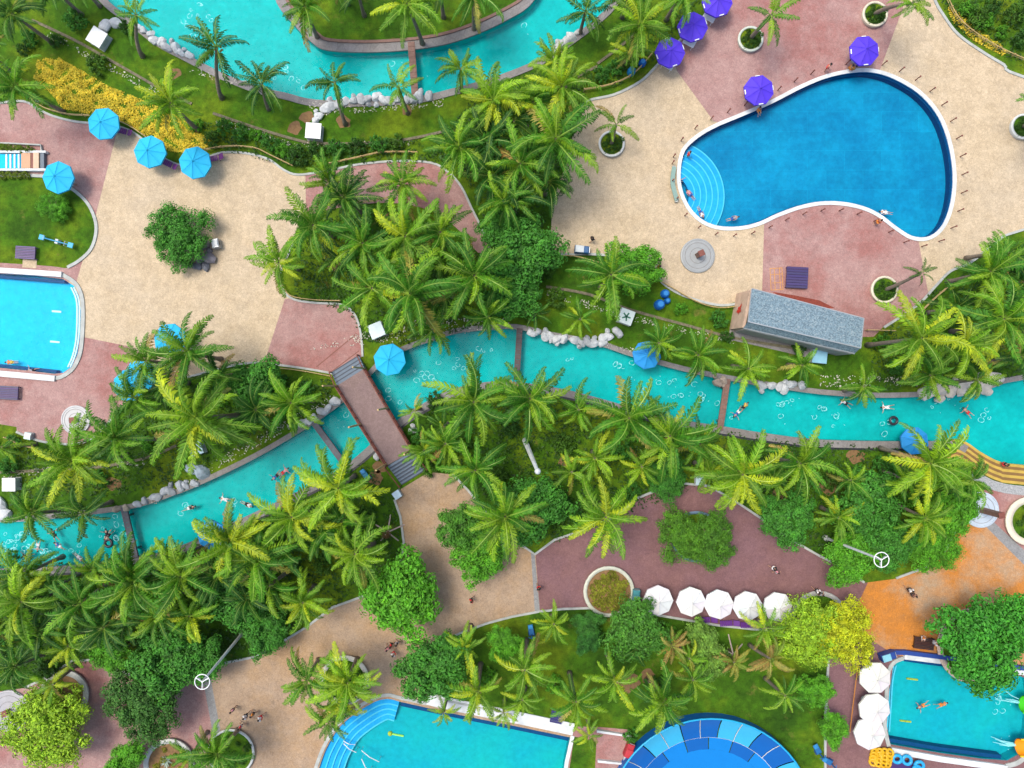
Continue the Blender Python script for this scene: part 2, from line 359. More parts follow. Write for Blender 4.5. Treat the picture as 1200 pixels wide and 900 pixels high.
# corner pool walls
strip('coping', gpath([(-160,308),(0,317),(74,322)], False, 1, False), -.28, .28, .03, .32, M['coping'], False, lpo)
strip('coping', gpath([(-160,428),(0,437),(66,443)], False, 1, False), -.36, .25, .03, .30, M['coping'], False, lpo)
strip('kerb', gpath([(74,322),(89,332),(96,346),(98,365),(97,395),(94,416),(86,432),(74,441),(66,443)]), -.2, .2, .03, .14, M['kerb'], False, lpo)
strip('tile_ledge', gpath([(-160,313),(0,322),(74,328)], False, 1, False), -.3, 0, -.85, -.26, M['navy'], False, lpo)
strip('tile_ledge', gpath([(-160,421),(0,430),(64,437)], False, 1, False), 0, .3, -.85, -.26, M['navy'], False, lpo)
for k in range(2):
    strip('entry_step', gpath([(84 - k*4,336),(90 - k*4,350),(91 - k*4,368),(90 - k*4,395),(86 - k*4,416),(80 - k*4,430)]), -.07, .07, -.88, -.3 - .15*k, M['white'], False, lpo)
for x, y in ((60, 364), (58, 400)): MB().box(G((x, y), -.86), (1.0, .2, .06), -.08).build('floor_light', M['white'], lpo)
# stepped pool: three curved treads
edge = gpath(BOTP[1:9], False, 5)
for k in range(4):
    strip('entry_tread', edge, -.62*k - .62, -.62*k + (.02 if k else -.02), -1.18, -.24 - .14*k, M['stepblue'], False, bpo)
    strip('step_nosing', edge, -.62*k - .70, -.62*k - .56, -1.17, -.225 - .14*k, M['steppale'], False, bpo)
strip('tile_ledge', gpath([(470,823),(530,836),(600,850),(667,864)], False, 1, False), -.52, -.03, -1.15, -.24, M['navy'], False, bpo)
strip('coping', gpath([(340,1050),(360,940),(371,900),(381,874),(396,850),(416,832),(438,819),(455,815),(468,818),(500,825)]), -.1, .26, .03, .1, M['kerb'], False, bpo)
strip('terrace_coping', gpath([(500,824),(530,831),(600,845),(671,860)], False, 1, False), -.12, 1.15, .03, .11, M['coping'], False, bpo)
strip('coping', gpath([(671,862),(664,893),(648,1000)], False, 1, False), -.2, .2, .03, .12, M['coping'], False, bpo)
for a, b in (((455, 866), (471, 869)),):
    m = MB(); m.tube([G(a, -1.12), G(b, -1.12)], .1, 6); m.build('floor_light', plain('lime_glow_paint', (.6, .85, .12), .5), bpo)
    m = MB(); m.lathe([(0, .3), (.18, .24), (.26, .1), (.26, 0)], 12, 0, G(a, -1.19)); m.build('light_dome', M['flower'], bpo)
for a, b in (((403,868),(416,873)),((403,871),(417,882)),((424,879),(444,893)),((424,889),(433,905))):
    MB().tube([G(a, -.7), G(a, .1), G(((a[0]+b[0])/2, (a[1]+b[1])/2), .25), G(b, -.05), G(b, -1.1)], .05, 6).build('handrail', M['coping'], bpo)
# play pool walls
strip('coping', gpath([(1058,769),(1090,773),(1130,778),(1200,788)], False, 1, False), -.2, .3, .03, .35, M['coping'], False, rpo)
strip('blue_wall', gpath([(1030,768),(1042,764),(1058,764),(1090,768),(1130,773),(1200,783)], False, 1, False), -.12, .32, .03, .5, plain('blue_wall_paint', (.015, .05, .25), .5), False, rpo)
strip('coping', gpath([(1043,877),(1100,887),(1178,898)], False, 1, False), -.38, .22, .03, .32, M['coping'], False, rpo)
strip('kerb', gpath([(1178,897),(1192,893),(1203,882),(1210,860)]), -.25, .25, .03, .14, M['kerb'], False, rpo)
strip('kerb', gpath([(1058,771),(1047,776),(1040,790),(1038,820),(1036,850),(1041,874)]), -.2, .2, .03, .14, M['kerb'], False, rpo)
strip('tile_ledge', gpath([(1062,773),(1090,777),(1130,782),(1190,789)], False, 1, False), -.3, 0, -1.05, -.26, M['navy'], False, rpo)
strip('tile_ledge', gpath([(1043,871),(1100,881),(1175,891)], False, 1, False), 0, .4, -1.05, -.26, M['navy'], False, rpo)
for k in range(2): strip('entry_step', gpath([(1049 + k*4,782),(1045 + k*4,800),(1043 + k*4,830),(1041 + k*4,860)]), -.07, .07, -1.05, -.3 - .15*k, M['steppale'], False, rpo)
for x, y in ((1075, 800), (1067, 850)): MB().tube([G((x - 6, y), -1.03), G((x + 7, y + 1.5), -1.03)], .1, 6).build('floor_light', M['flower'], rpo)

# river banks
def bank(path, d0, d1, parent, z=.1, mat='bank'): return strip('bank_wall', path, d0, d1, -.1, z, M[mat], False, parent)
bank(gpath(R1_OUT), -.72, 0, riv1); bank(gpath(R1_IN), -.95, 0, riv1, .18)
strip('bank_capping', gpath(R1_IN), -1.25, -.95, -.1, .3, M['wood'], False, riv1)
bank(up2, 0, .55, riv2); bank(lo2[16:], 0, .78, riv2, .16)
strip('bank_capping', lo2[16:], .78, 1.0, -.1, .08, M['rubber'], False, riv2)

# ---------------------------------------------------------------- paved plazas, cut along the colour joints
def plaza(name, outline, holes, parts, base, label, z=.03):
    bm = sheet_bm(outline, holes, z)
    polys = [(nm, [G(p) for p in pl], mt) for nm, pl, mt in parts]
    for nm, pl, mt in polys:
        for i in range(len(pl)):
            a, b = pl[i], pl[(i+1) % len(pl)]; d = (b - a); n = Vector((-d.y, d.x, 0))
            bmesh.ops.bisect_plane(bm, geom=bm.verts[:] + bm.edges[:] + bm.faces[:], dist=1e-4, plane_co=a, plane_no=n)
    bmesh.ops.triangulate(bm, faces=bm.faces[:])
    bins = {}
    for f in bm.faces:
        c = f.calc_center_median(); k = -1
        for i, (nm, pl, mt) in enumerate(polys):
            if inpoly(c.x, c.y, pl): k = i; break
        bins.setdefault(k, []).append([tuple(v.co) for v in f.verts])
    bm.free(); root = None
    for k in sorted(bins):
        vs = {}; fs = []
        for t in bins[k]: fs.append(tuple(vs.setdefault(q, len(vs)) for q in t))
        nm, mt = (name, base) if k < 0 else (polys[k][0], polys[k][2])
        o = link(nm, mesh(nm, list(vs), fs, M[mt]), root)
        if root is None: root = tag(o, label, kind='structure')
    return root
LAWN_A = [(-150,205),(0,205),(50,206),(72,213),(88,223),(103,237),(112,255),(114,272),(108,292),(94,306),(80,314),(60,312),(0,308),(-150,300)]
PL = [(-200,122),(0,122),(28,120),(45,129),(62,137),(90,144),(125,147),(150,153),(168,165),(190,185),(215,195),(240,187),(262,180),(290,181),(315,188),(332,200),(350,206),(385,201),(420,194),(465,190),(505,192),(525,203),(540,220),(552,245),(562,265),(573,290),(560,296),(543,275),(515,252),(480,240),(440,238),(400,243),(372,250),(352,262),(342,285),(332,310),(327,325),(332,342),(345,352),(370,356),(400,358),(414,368),(420,382),(423,400),(424,418),(392,437),(365,432),(330,427),(300,424),(275,427),(255,432),(205,445),(175,455),(150,470),(135,485),(115,507),(95,518),(70,519),(45,515),(20,505),(0,497),(-200,480)]
plA = plaza('left_plaza', P_(PL, True, 3), [P_(LAWN_A, True, 3), leftp],
    [('pink_paving', [(-260,60),(160,60),(136,160),(113,250),(90,330),(-260,330)], 'pink'), ('pink_paving', [(-260,392),(60,392),(98,395),(152,406),(260,470),(260,600),(-260,600)], 'pink'),
     ('pink_paving', [(357,150),(359,260),(620,330),(620,150)], 'pink'), ('pink_paving', [(334,350),(310,424),(310,470),(440,470),(440,350)], 'pink')], 'beige', 'wide beige stamped concrete plaza with pink paved corners')
strip('kerb', gpath(PL[1:26]), -.02, .2, 0, .13, M['kerb'], False, plA); strip('kerb', gpath(PL[34:45]), -.02, .2, 0, .13, M['kerb'], False, plA)
strip('kerb', gpath(PL[45:60]), -.02, .2, 0, .13, M['kerb'], False, plA); strip('kerb', gpath(LAWN_A[1:11]), -.22, .1, 0, .15, M['kerb'], False, plA)
PR = [(840,-220),(842,-10),(834,10),(803,42),(780,66),(768,80),(750,97),(720,112),(690,119),(680,130),(672,155),(664,190),(655,215),(648,240),(646,285),(655,297),(690,297),(730,300),(758,304),(768,318),(777,331),(795,343),(820,352),(845,357),(870,354),(905,366),(1010,395),(1035,383),(1074,357),(1095,335),(1113,317),(1135,308),(1165,285),(1200,268),(1400,220),(1400,150),(1200,92),(1175,77),(1150,62),(1122,42),(1105,20),(1092,-5),(1080,-60),(1060,-220)]
plB = plaza('right_plaza', P_(PR, True, 3), [kidney],
    [('pink_paving', [(793,83),(836,142),(920,170),(1010,130),(1030,85),(1058,10),(1110,-230),(690,-230)], 'pink'), ('pink_paving', [(896,240),(892,375),(880,430),(1105,430),(1086,335),(1074,270),(1000,200)], 'pink')], 'beige', 'beige stamped concrete plaza with pink paving round the kidney pool')
strip('kerb', gpath(PR[1:10]), -.2, .05, 0, .14, M['kerb'], False, plB); strip('kerb', gpath(PR[14:25]), -.2, .05, 0, .14, M['kerb'], False, plB)
strip('kerb', gpath(PR[27:35]), -.2, .05, 0, .14, M['kerb'], False, plB); strip('kerb', gpath(PR[35:43]), -.22, .05, 0, .14, M['kerb'], False, plB)
PC = [(470,573),(503,553),(530,556),(548,575),(562,592),(590,620),(612,640),(627,650),(650,633),(690,620),(725,603),(745,585),(775,573),(800,567),(830,570),(860,587),(890,607),(925,632),(960,652),(990,667),(1012,683),(1050,678),(1085,665),(1108,645),(1120,622),(1128,600),(1132,585),(1150,574),(1170,574),(1200,578),(1400,590),(1400,1120),(968,1120),(966,900),(966,850),(968,800),(970,772),(958,750),(930,742),(885,738),(840,733),(775,722),(735,716),(690,713),(660,714),(632,717),(600,723),(570,731),(540,742),(520,752),(502,775),(503,800),(515,818),(600,836),(670,851),(705,852),(738,855),(730,895),(722,1120),(-200,1120),(-200,815),(0,810),(30,806),(50,797),(85,775),(120,773),(150,790),(200,800),(235,795),(243,779),(265,777),(300,770),(322,758),(360,735),(390,712),(410,705),(450,690),(470,660),(474,635),(470,605),(463,585)]
patch = ccw([G(p) for p in ((673,863),(699,869),(692,1000),(652,1000))])
plC = plaza('central_plaza', P_(PC, False), [botp, rightp, patch],
    [('paving_band', [(238,797),(247,795),(258,853),(280,1130),(271,1130),(249,856)], 'band'), ('paving_band', [(622,645),(626,643),(633,720),(627,721)], 'band'),
     ('pink_paving', [(238,690),(238,797),(249,856),(271,1130),(-260,1130),(-260,690)], 'pink'),
     ('mauve_paving', [(626,630),(633,720),(700,770),(950,770),(1003,713),(1018,680),(920,540),(700,540)], 'mauve'),
     ('orange_paving', [(1018,678),(1003,713),(1013,745),(1048,767),(1135,783),(1420,815),(1420,760),(1200,662),(1150,612),(1128,596),(1100,560),(980,600)], 'orange'),
     ('paving_band', [(1150,612),(1200,662),(1420,760),(1420,735),(1208,652),(1156,604),(1150,606)], 'band'),
     ('pink_paving', [(1128,596),(1150,612),(1156,604),(1208,652),(1420,735),(1420,540),(1120,540)], 'pink'),
     ('mauve_paving', [(930,735),(1003,713),(1013,745),(1048,767),(1135,783),(1420,815),(1420,1150),(930,1150)], 'mauve'),
     ('terrace_paving', [(672,848),(745,850),(740,1150),(640,1150)], 'pink')], 'beige2', 'tan stamped concrete path and plaza below the footbridge')
for a, b in ((2, 21), (21, 27), (36, 54), (62, 83)): strip('kerb', gpath(PC[a:b], False, 1, False), -.05 if a != 36 else -.18, .18 if a != 36 else .05, 0, .13, M['kerb'], False, plC)
strip('kerb', gpath(PC[33:37], False, 1, False), -.18, .05, 0, .13, M['kerb'], False, plC)
strip('terrace_wall', gpath([(699,855),(738,861),(730,893),(700,890)], False, 1, False), -.12, .12, .03, .4, M['coping'], False, plC)
# wave steps at the river beach
beach = gpath([(1110,519),(1122,515),(1134,519),(1150,530),(1172,541),(1200,545),(1400,562)], False, 6); beach_o = gpath([(1108,540),(1117,535),(1127,539),(1144,551),(1168,563),(1200,568),(1400,585)], False, 6)
bs = [('beach_step', 'o'), ('beach_step', 'y'), ('beach_step', 'o'), ('beach_step', 'y'), ('beach_step', 'o')]
my = plain('ochre_step_paint', (.52, .36, .06), .7, .3, 1.2); mo = plain('brown_step_paint', (.22, .12, .03), .7, .3, 1.2)
def loft(name, A_, B_, z0, z1, mat, parent):
    v = []; f = []
    for a, b in zip(A_, B_): v += [(a.x, a.y, z0), (a.x, a.y, z1), (b.x, b.y, z1), (b.x, b.y, z0)]
    for i in range(len(A_) - 1):
        for k in range(3): f.append((i*4 + k, i*4 + 4 + k, i*4 + 5 + k, i*4 + 1 + k))
    return link(name, mesh(name, v, f, mat), parent)
for k in range(7): loft('beach_step', [a.lerp(b, k / 7) for a, b in zip(beach, beach_o)], [a.lerp(b, (k + 1) / 7) for a, b in zip(beach, beach_o)], -.9, .02 + .03 * k, my if k % 2 == 0 else mo, riv2)
strip('beach_apron', gpath([(1138,556),(1150,562),(1168,570),(1200,575),(1300,582)]), -.5, .5, -.3, .08, plain('terrazzo', (.42, .44, .44), .7, .6, 9), False, riv2)
# footpath edging strips of stone in the beds
EDG = [[(38,24),(60,34),(95,51),(130,71),(165,91),(190,105),(225,122)],[(250,133),(300,150),(340,162),(370,168),(430,168),(480,163),(525,153)],[(640,336),(690,345),(735,362),(800,380),(860,396),(930,408)],[(-20,555),(50,551),(110,548),(170,537),(207,522)],[(700,75),(720,60),(745,40)],[(640,128),(670,95),(700,78)]]
M['edging'] = plain('mossy_stone', (.20, .18, .11), .9, .6, 5, bmp=.6)
es = empty('garden_edging', kind='structure'); es['label'] = 'low stone edging strips running through the planted beds'
for e in EDG: strip('edging_strip', gpath(e), -.14, .14, -.02, .12, M['edging'], False, es)
# bare soil rings on the lawns
for i, (x, y, r) in enumerate(((133,567,9),(203,86,8),(359,137,8),(345,150,9),(477,130,7),(403,143,9),(1003,535,10),(972,570,11),(735,800,13),(662,540,8),(845,775,14),(787,752,14),(915,580,9),(675,665,6),(395,310,10),(455,258,10),(440,560,10),(760,793,10),(445,548,8))):
    q = [G((x + r * (1 + .25 * math.sin(a * 2.3 + i)) * math.cos(a), y + r * .85 * (1 + .2 * math.cos(a * 3.1 + i)) * math.sin(a)), 0) for a in [k * 2 * math.pi / 18 for k in range(18)]]
    tag(sheet('soil_patch', ccw(q), [], .006, M['soil']), kind='structure')
for a_, b_ in (((371,430),(418,391)),((388,436),(421,411))): tag(strip('drain_channel', [G(a_), G(b_)], -.06, .06, .02, .036, M['redwood']), kind='structure')
for a_, b_ in (((405,620),(411,640)),): pass
# ---------------------------------------------------------------- vegetation
def frond_mesh(name, e0, droop, seed, n=24, curl=.0):
    r = random.Random(seed); K = 12; pts = []; p = Vector((0, 0, 0)); side = 0
    for i in range(K + 1):
        t = i / K; pts.append(p.copy()); a = e0 - droop * (t ** 1.35); side += curl / K
        p = p + Vector((math.cos(a) * math.cos(side), math.cos(a) * math.sin(side), math.sin(a))) / K
    v = []; f = []; m = []
    def at(t):
        x = t * K; i = min(int(x), K - 1); return pts[i].lerp(pts[i+1], x - i), (pts[i+1] - pts[i]).normalized()
    for i, q in enumerate(pts):                       # three-sided rib
        t = (pts[min(i+1, K)] - pts[max(i-1, 0)]).normalized(); s = Vector((-t.y, t.x, 0)).normalized(); u = t.cross(s) * -1
        w_ = .015 * (1 - i / K) + .005
        v += [q + s * w_, q - s * w_, q + Vector((0, 0, w_ * .9))]
    for i in range(K):
        a, b = i*3, i*3 + 3
        for k in range(3): f.append((a + k, a + (k+1) % 3, b + (k+1) % 3, b + k)); m.append(1)
    for sgn in (-1, 1):
        for k in range(n):
            t = .13 + .87 * (k + r.uniform(-.3, .3)) / n
            t = min(max(t, .1), .995); q, d = at(t)
            s = Vector((-d.y, d.x, 0)).normalized() * sgn
            prof = math.sin(math.pi * min(1, (t * .88 + .12)) ** .8) ** .6
            ln = (.05 + .15 * prof) * r.uniform(.7, 1.2)
            fw = .45 + .75 * t
            dr = r.uniform(.9, 2.0) + .3 * t
            dirv = (s * 1.0 + d * fw).normalized(); mid = q + (dirv + Vector((0, 0, r.uniform(-.25, .15)))).normalized() * ln * .5
            tip = mid + (dirv + Vector((0, 0, -dr))).normalized() * ln * .5
            wv = d * (.0125 + .004 * prof); b = len(v)
            v += [q - wv * .6, q + wv * .6, mid + wv, mid - wv, tip]
            f += [(b, b+1, b+2, b+3), (b+3, b+2, b+4)]; m += [0, 0]
    return mesh(name, v, f, [M['frond'], M['rachis']], m)
FR = {'up': [frond_mesh('frond_young', R(74), R(62), s, 24, c) for s, c in ((1, .5), (2, -.45), (31, .1))],
      'mid': [frond_mesh('frond_arched', R(48), R(85), s, 28, c) for s, c in ((3, .5), (4, -.55), (5, .1), (32, -.25))],
      'out': [frond_mesh('frond_spread', R(24), R(72), s, 28, c) for s, c in ((6, -.6), (7, .45), (8, .1), (33, -.2))],
      'low': [frond_mesh('frond_hanging', R(2), R(68), s, 26, c) for s, c in ((9, .35), (10, -.4), (34, .05))]}
TONE = {'g': ((.034, .14, .006), (.055, .185, .008), (.090, .23, .008), (.155, .29, .010)), 'd': ((.018, .09, .007), (.03, .12, .008), (.052, .16, .009), (.025, .10, .010)),
        'y': ((.10, .24, .008), (.17, .32, .010), (.29, .38, .012), (.08, .20, .008)), 'b': ((.26, .18, .05), (.20, .20, .03), (.28, .26, .06), (.13, .20, .02))}
def rib_col(c): return c
nutm = None
def palm(px, py, rad, label, group, tone='g', h=None, nf=None, base=None, seed=None):
    global nutm
    r = random.Random(seed if seed is not None else int(px * 31 + py * 17))
    if h is None: h = min(9.5, max(1.6, rad * .155 + r.uniform(-.5, .6)))
    top = W(px, py, h)
    if base: b = G(base)
    else: b = W(px, py, h) + Vector((r.uniform(-.9, .9), r.uniform(-.9, .9), 0)) * (h / 8); b.z = 0
    root = empty('coconut_palm', b, 0, label, 'palm tree', group)
    loc = top - b; pts = []
    for i in range(9):
        t = i / 8; pts.append(Vector((loc.x * t ** 1.4, loc.y * t ** 1.4, h * t - (.1 if i == 0 else 0))))
    rr = [.24 - .10 * (i / 8) + (.10 if i == 0 else 0) for i in range(9)]
    MB().tube(pts, [q * min(1, .6 + h / 16) for q in rr], 8).build('trunk', M['trunk'], root, True)
    L = rad / S * (1 - h / HT) * 1.12; tx, ty = r.gauss(0, .12), r.gauss(0, .12)
    n = (nf or (25 if rad > 40 else 20 if rad > 28 else 16)) + r.randint(-6, 3)
    az = r.uniform(0, 6.28); pal = TONE[tone]
    for k in range(n):
        t = k / (n - 1); az += 2.39996 + r.uniform(-.4, .4)
        kind = 'up' if t < .16 else 'mid' if t < .48 else 'out' if t < .84 else 'low'
        c = pal[min(3, int(r.random() ** 1.2 * 4))]
        if t > .86 and tone != 'd' and r.random() < .25: c = TONE['y'][r.randrange(3)]
        if t > .88 and r.random() < .3: c = TONE['b'][r.randrange(3)]
        c = tuple(q * k_ for q, k_ in zip(c, [r.uniform(.95, 1.45)] * 3))
        me = r.choice(FR[kind]); sc = L * r.uniform(.72, 1.12) * (.72 + .5 * t if t < .3 else 1)
        link('frond', me, root, loc + Vector((math.cos(az), math.sin(az), 0)) * .1 + Vector((0, 0, .15 * (1 - t))), (r.uniform(-.5, .5), r.uniform(-.2, .2) + tx * math.cos(az) + ty * math.sin(az), az), sc, None).color = (*c, 1)
    if rad > 36 and r.random() < .6:
        if nutm is None:
            mb = MB(); q = random.Random(3)
            for k in range(8):
                a = k * .8; mb.lathe([(0, -.13), (.09, -.09), (.125, 0), (.09, .09), (0, .13)], 6, 0, (math.cos(a) * .34, math.sin(a) * .34, -.32 + q.uniform(-.15, .12)))
            nutm = mb.me('coconut_cluster', plain('coconut_husk', (.36, .27, .06), .5, .3, 5), True)
        link('coconut_cluster', nutm, root, loc)
    return root
PALMS = {
 'isle': [(357,8,46),(420,-8,30,'d'),(477,5,44,'y'),(555,-6,38),(515,-18,34,'d'),(395,-25,32)],
 'nw': [(18,102,46),(200,121,40,'y'),(14,16,38,'d'),(62,-14,34,'d'),(92,-20,28,'d'),(-12,62,30)],
 'mid': [(387,213,40),(472,215,44),(425,285,46),(367,264,46),(327,308,40,'y'),(475,277,52,'y'),(516,272,46),(556,323,52),(481,344,58),(436,338,50),(507,386,32),(572,371,36),(590,236,44),(404,232,38,'d'),(402,306,36,'d'),(455,310,36),(520,345,40,'d'),(604,232,38,'d')],
 'north': [(578,118,46,'y'),(538,173,50),(658,102,46,'y'),(651,163,56),(750,30,48,'y'),(800,-6,36),(686,14,34,'d'),(602,142,46,'d'),(610,192,48),(642,214,42,'d'),(577,206,42,'d'),(625,120,40),(570,165,40,'d'),(650,72,36,'y'),(735,-12,40,'d'),(738,62,26,'y')],
 'east': [(1160,318,52),(1182,296,44),(1080,396,56,'y'),(1130,404,54,'y'),(1176,374,50),(1204,330,44,'d'),(1196,418,40,'d'),(1090,440,36),(1145,445,36),(1120,360,34,'d')],
 'lawn': [(627,368,24,'d'),(680,374,26),(772,402,30),(818,416,32),(877,432,32,'y'),(940,428,24),(1012,453,32),(716,322,56)],
 'west': [(85,540,58,'y'),(137,513,52),(230,490,62,'y'),(157,466,40),(220,412,50),(172,423,42),(37,601,40),(98,601,36,'d'),(2,524,30),(341,472,38),(195,450,36,'d'),(255,440,34,'d'),(300,480,32,'d')],
 'sw': [(270,635,54,'y'),(155,671,48),(210,662,42),(30,672,40),(397,572,54,'y'),(342,606,54,'y'),(416,649,52,'y'),(25,705,56,'y'),(95,707,50),(156,684,48),(212,676,46),(222,722,34,'y'),(80,757,38,'y'),(18,780,38,'d'),(185,722,38),(62,690,40,'d'),(122,735,40,'d'),(300,655,44),(255,675,42,'d'),(316,686,36),(355,706,38,'y'),(330,640,38,'d'),(45,740,38,'d'),(290,700,34,'d'),(375,625,38,'d'),(400,612,34),(150,725,36,'d'),(62,802,30,'y'),(110,668,38),(-5,740,40)],
 'cent': [(555,471,52),(557,551,48),(592,605,48),(621,467,52),(737,490,54),(785,511,50),(678,480,34),(697,537,34,'y'),(670,553,26,'y'),(752,547,30,'y'),(710,606,54,'y'),(870,556,54,'y'),(832,553,30,'y'),(486,481,22,'y'),(497,528,26,'y'),(522,520,32),(520,500,28,'d'),(820,520,34),(905,562,30)],
 'se': [(938,543,54),(1090,543,56,'y'),(1104,560,46),(1138,562,34),(1084,607,34,'y'),(997,563,32),(982,606,34,'y'),(1060,562,34)],
 'dl': [(615,785,38,'y'),(612,820,28,'y'),(649,731,28,'y'),(675,822,42),(720,798,38,'y'),(777,822,40),(812,797,32),(860,776,24,'b'),(788,757,26,'b'),(808,772,24,'y'),(896,736,28,'y'),(903,772,28,'b'),(920,815,30),(690,862,22,'y'),(545,758,28,'y'),(560,810,40,'y'),(590,835,24,'y'),(745,760,24,'d')],
 'pa': [(360,797,38),(407,800,42,'y'),(386,845,32),(255,883,42),(225,885,30),(400,826,28,'y'),(520,835,20,'y')]}
LAND = [(121,144,'the cyan umbrella at the pink paving corner'),(175,177,'the middle cyan umbrella by the flowers'),(228,189,'the last cyan umbrella by the flowers'),(113,43,'the tilted white cabinet'),(367,153,'the white cabinet on river lawn'),(441,387,'the white cabinet by the bridge'),(457,421,'the cyan umbrella over the river'),(734,371,'the white cabinet with green emblem'),(784,60,'the lowest purple umbrella of three'),(716,170,'the white planter on beige paving'),(488,80,'the brown plank crossing'),(607,410,'the dark river crossbeam'),(848,475,'the narrow river footway'),(940,375,'the grey shingle building'),(1034,340,'the cream planter'),(430,490,'the footbridge deck'),(490,550,'the lower bridge stairs'),(457,620,'the staked young tree'),(235,525,'the stacked bank boulders'),(154,625,'the slanted river crossbeam'),(388,518,'the crossbeam beside the bridge'),(90,490,'the stone ring on pink paving'),(10,568,'the white cabinet on west bank'),(197,395,'the cyan umbrella on beige paving'),(622,535,'the leaning lamp post'),(820,632,'the planter tree on mauve paving'),(713,692,'the cream flower ring'),(967,630,'the ring lamp mast by orange paving'),(1080,518,'the blue umbrella in the river'),(1148,597,'the pale blue disc'),(1150,535,'the ochre wave steps'),(285,740,'the ring lamp mast by tan path'),(75,810,'the planter ring on pink paving'),(245,632,'the blue umbrella on the bank'),(405,790,'the half round planter'),(490,830,'the stepped pool corner'),(620,850,'the stepped pool terrace'),(625,738,'the blue exercise stand'),(830,870,'the blue bowl'),(771,703,'the first white umbrella'),(877,711,'the fourth white umbrella'),(970,740,'the golden tree'),(1130,460,'the pale river boulders'),(690,400,'the white river boulders'),(510,200,'the pink path in the grove'),(375,390,'the pink landing'),(200,275,'the plaza shrub'),(640,300,'the dark tree by beige plaza'),(770,355,'the blue barrels'),(0,640,'the boulder at the river start'),(0,700,'the thick bank planting'),(120,690,'the south river kerb'),(320,650,'the shaded jungle shrubs'),(700,560,'the lawn of the central grove')]
TW = {'g': 'green', 'd': 'dark green', 'y': 'lime yellow', 'b': 'withered brown'}
def nearest(x, y): return [q[2] for q in sorted(LAND, key=lambda q: (q[0] - x) ** 2 + (q[1] - y) ** 2)]
USED = set()
def where(head, x, y):
    lm = nearest(x, y); best = f'{head} near {lm[0]}'
    if best in USED:
        for k in range(1, 4):
            c_ = f'{head} near {lm[0]}, towards {lm[k]}'
            if len(c_.split()) <= 16 and c_ not in USED: best = c_; break
    USED.add(best); return best, 'palms near ' + lm[0] if 'palm' in head else 'shrubs near ' + lm[0]
for z, lst in PALMS.items():
    for a in lst:
        tn = a[3] if len(a) > 3 else 'g'; sz_ = 'large' if a[2] >= 50 else 'medium' if a[2] >= 36 else 'small'
        lab, grp = where(f'{sz_} {TW[tn]} palm', a[0], a[1]); palm(a[0], a[1], a[2] * (.96 + .1 * math.sin(a[0] * 1.7)), lab, grp, tn)
for px, py, rad, base, hh in ((160,18,30,(167,66),6),(254,56,38,(260,115),6.5),(307,99,34,(315,128),4),(392,96,32,(405,146),5.5),(467,103,30,(478,133),4),(540,81,30,(541,107),4.2)):
    palm(px, py, rad, *where('slim bare trunked palm', px, py), 'd' if rad > 30 else 'g', hh, 15, base)
for px, py, rad, base, hh, lab in ((722,146,30,(716,170),4.2,'leaning palm growing from white round planter on beige paving beside the grove'),(904,18,36,(879,46),6,'palm growing from round planter on pink paving near purple umbrellas'),(1069,4,28,(1023,18),6.5,'palm leaning out of planter at joint of pink and beige paving'),(1232,128,34,(1196,150),5.5,'palm in the planter by the plaza edge east of kidney pool'),(1079,320,20,(1036,340),5.5,'small tufted palm leaning out of cream planter below kidney pool')):
    palm(px, py, rad, lab, None, 'g' if rad > 22 else 'd', hh, 13, base)

def crown_mesh(name, seed, nl=4200, clumps=70, leaf=.085, flat=.7, spread=.2, thresh=0):
    """unit-radius crown: many leaf-sized faces gathered in clumps"""
    r = random.Random(seed); v = []; f = []; cs = []
    for k in range(clumps):
        u = r.uniform(-.3, 1); a = k * 2.39996 + r.uniform(-.4, .4); q = math.sqrt(max(0, 1 - u * u)); rad = r.uniform(.62, .95) if r.random() < .85 else r.uniform(.3, .6)
        rad *= 1 + .16 * math.sin(a * 3 + seed) + .1 * math.sin(a * 5 + seed * 2)
        cs.append((Vector((math.cos(a) * q * rad, math.sin(a) * q * rad, u * rad * flat)), r.uniform(.6, 1.25) * spread))
    for i in range(nl):
        c, sp = r.choice(cs)
        d = Vector((r.gauss(0, 1), r.gauss(0, 1), r.gauss(0, 1))).normalized(); p = c + d * sp * r.random() ** .4
        nrm = (d * 1.1 + c.normalized() * .35 + Vector((0, 0, .45))).normalized()
        t = nrm.orthogonal().normalized(); t = Matrix.Rotation(r.uniform(0, 6.28), 3, nrm) @ t; s = nrm.cross(t)
        l = leaf * r.uniform(.6, 1.25); w_ = l * .55; b = len(v)
        v += [p - t * l * .5, p + s * w_ * .5 + nrm * l * .08, p + t * l * .5 - nrm * l * .15, p - s * w_ * .5 + nrm * l * .08]; f.append((b, b+1, b+2, b+3))
    return mesh(name, v, f, M['leaf'])
CROWN = [crown_mesh('leafy_crown', s, 9000, 120, .105, .75, .24) for s in (11, 12, 13)]
AIRY = crown_mesh('airy_crown', 41, 10500, 130, .072, .6, .21)
FINE = [crown_mesh('fine_crown', s, 13000, 150, .07, .6, .2) for s in (21, 22)]
CORE = MB(); CORE.lathe([(0, -.15), (.35, -.12), (.5, .02), (.36, .16), (.2, .22), (0, .24)], 10); core_me = CORE.me('twig_mass', M['leaf'], True)
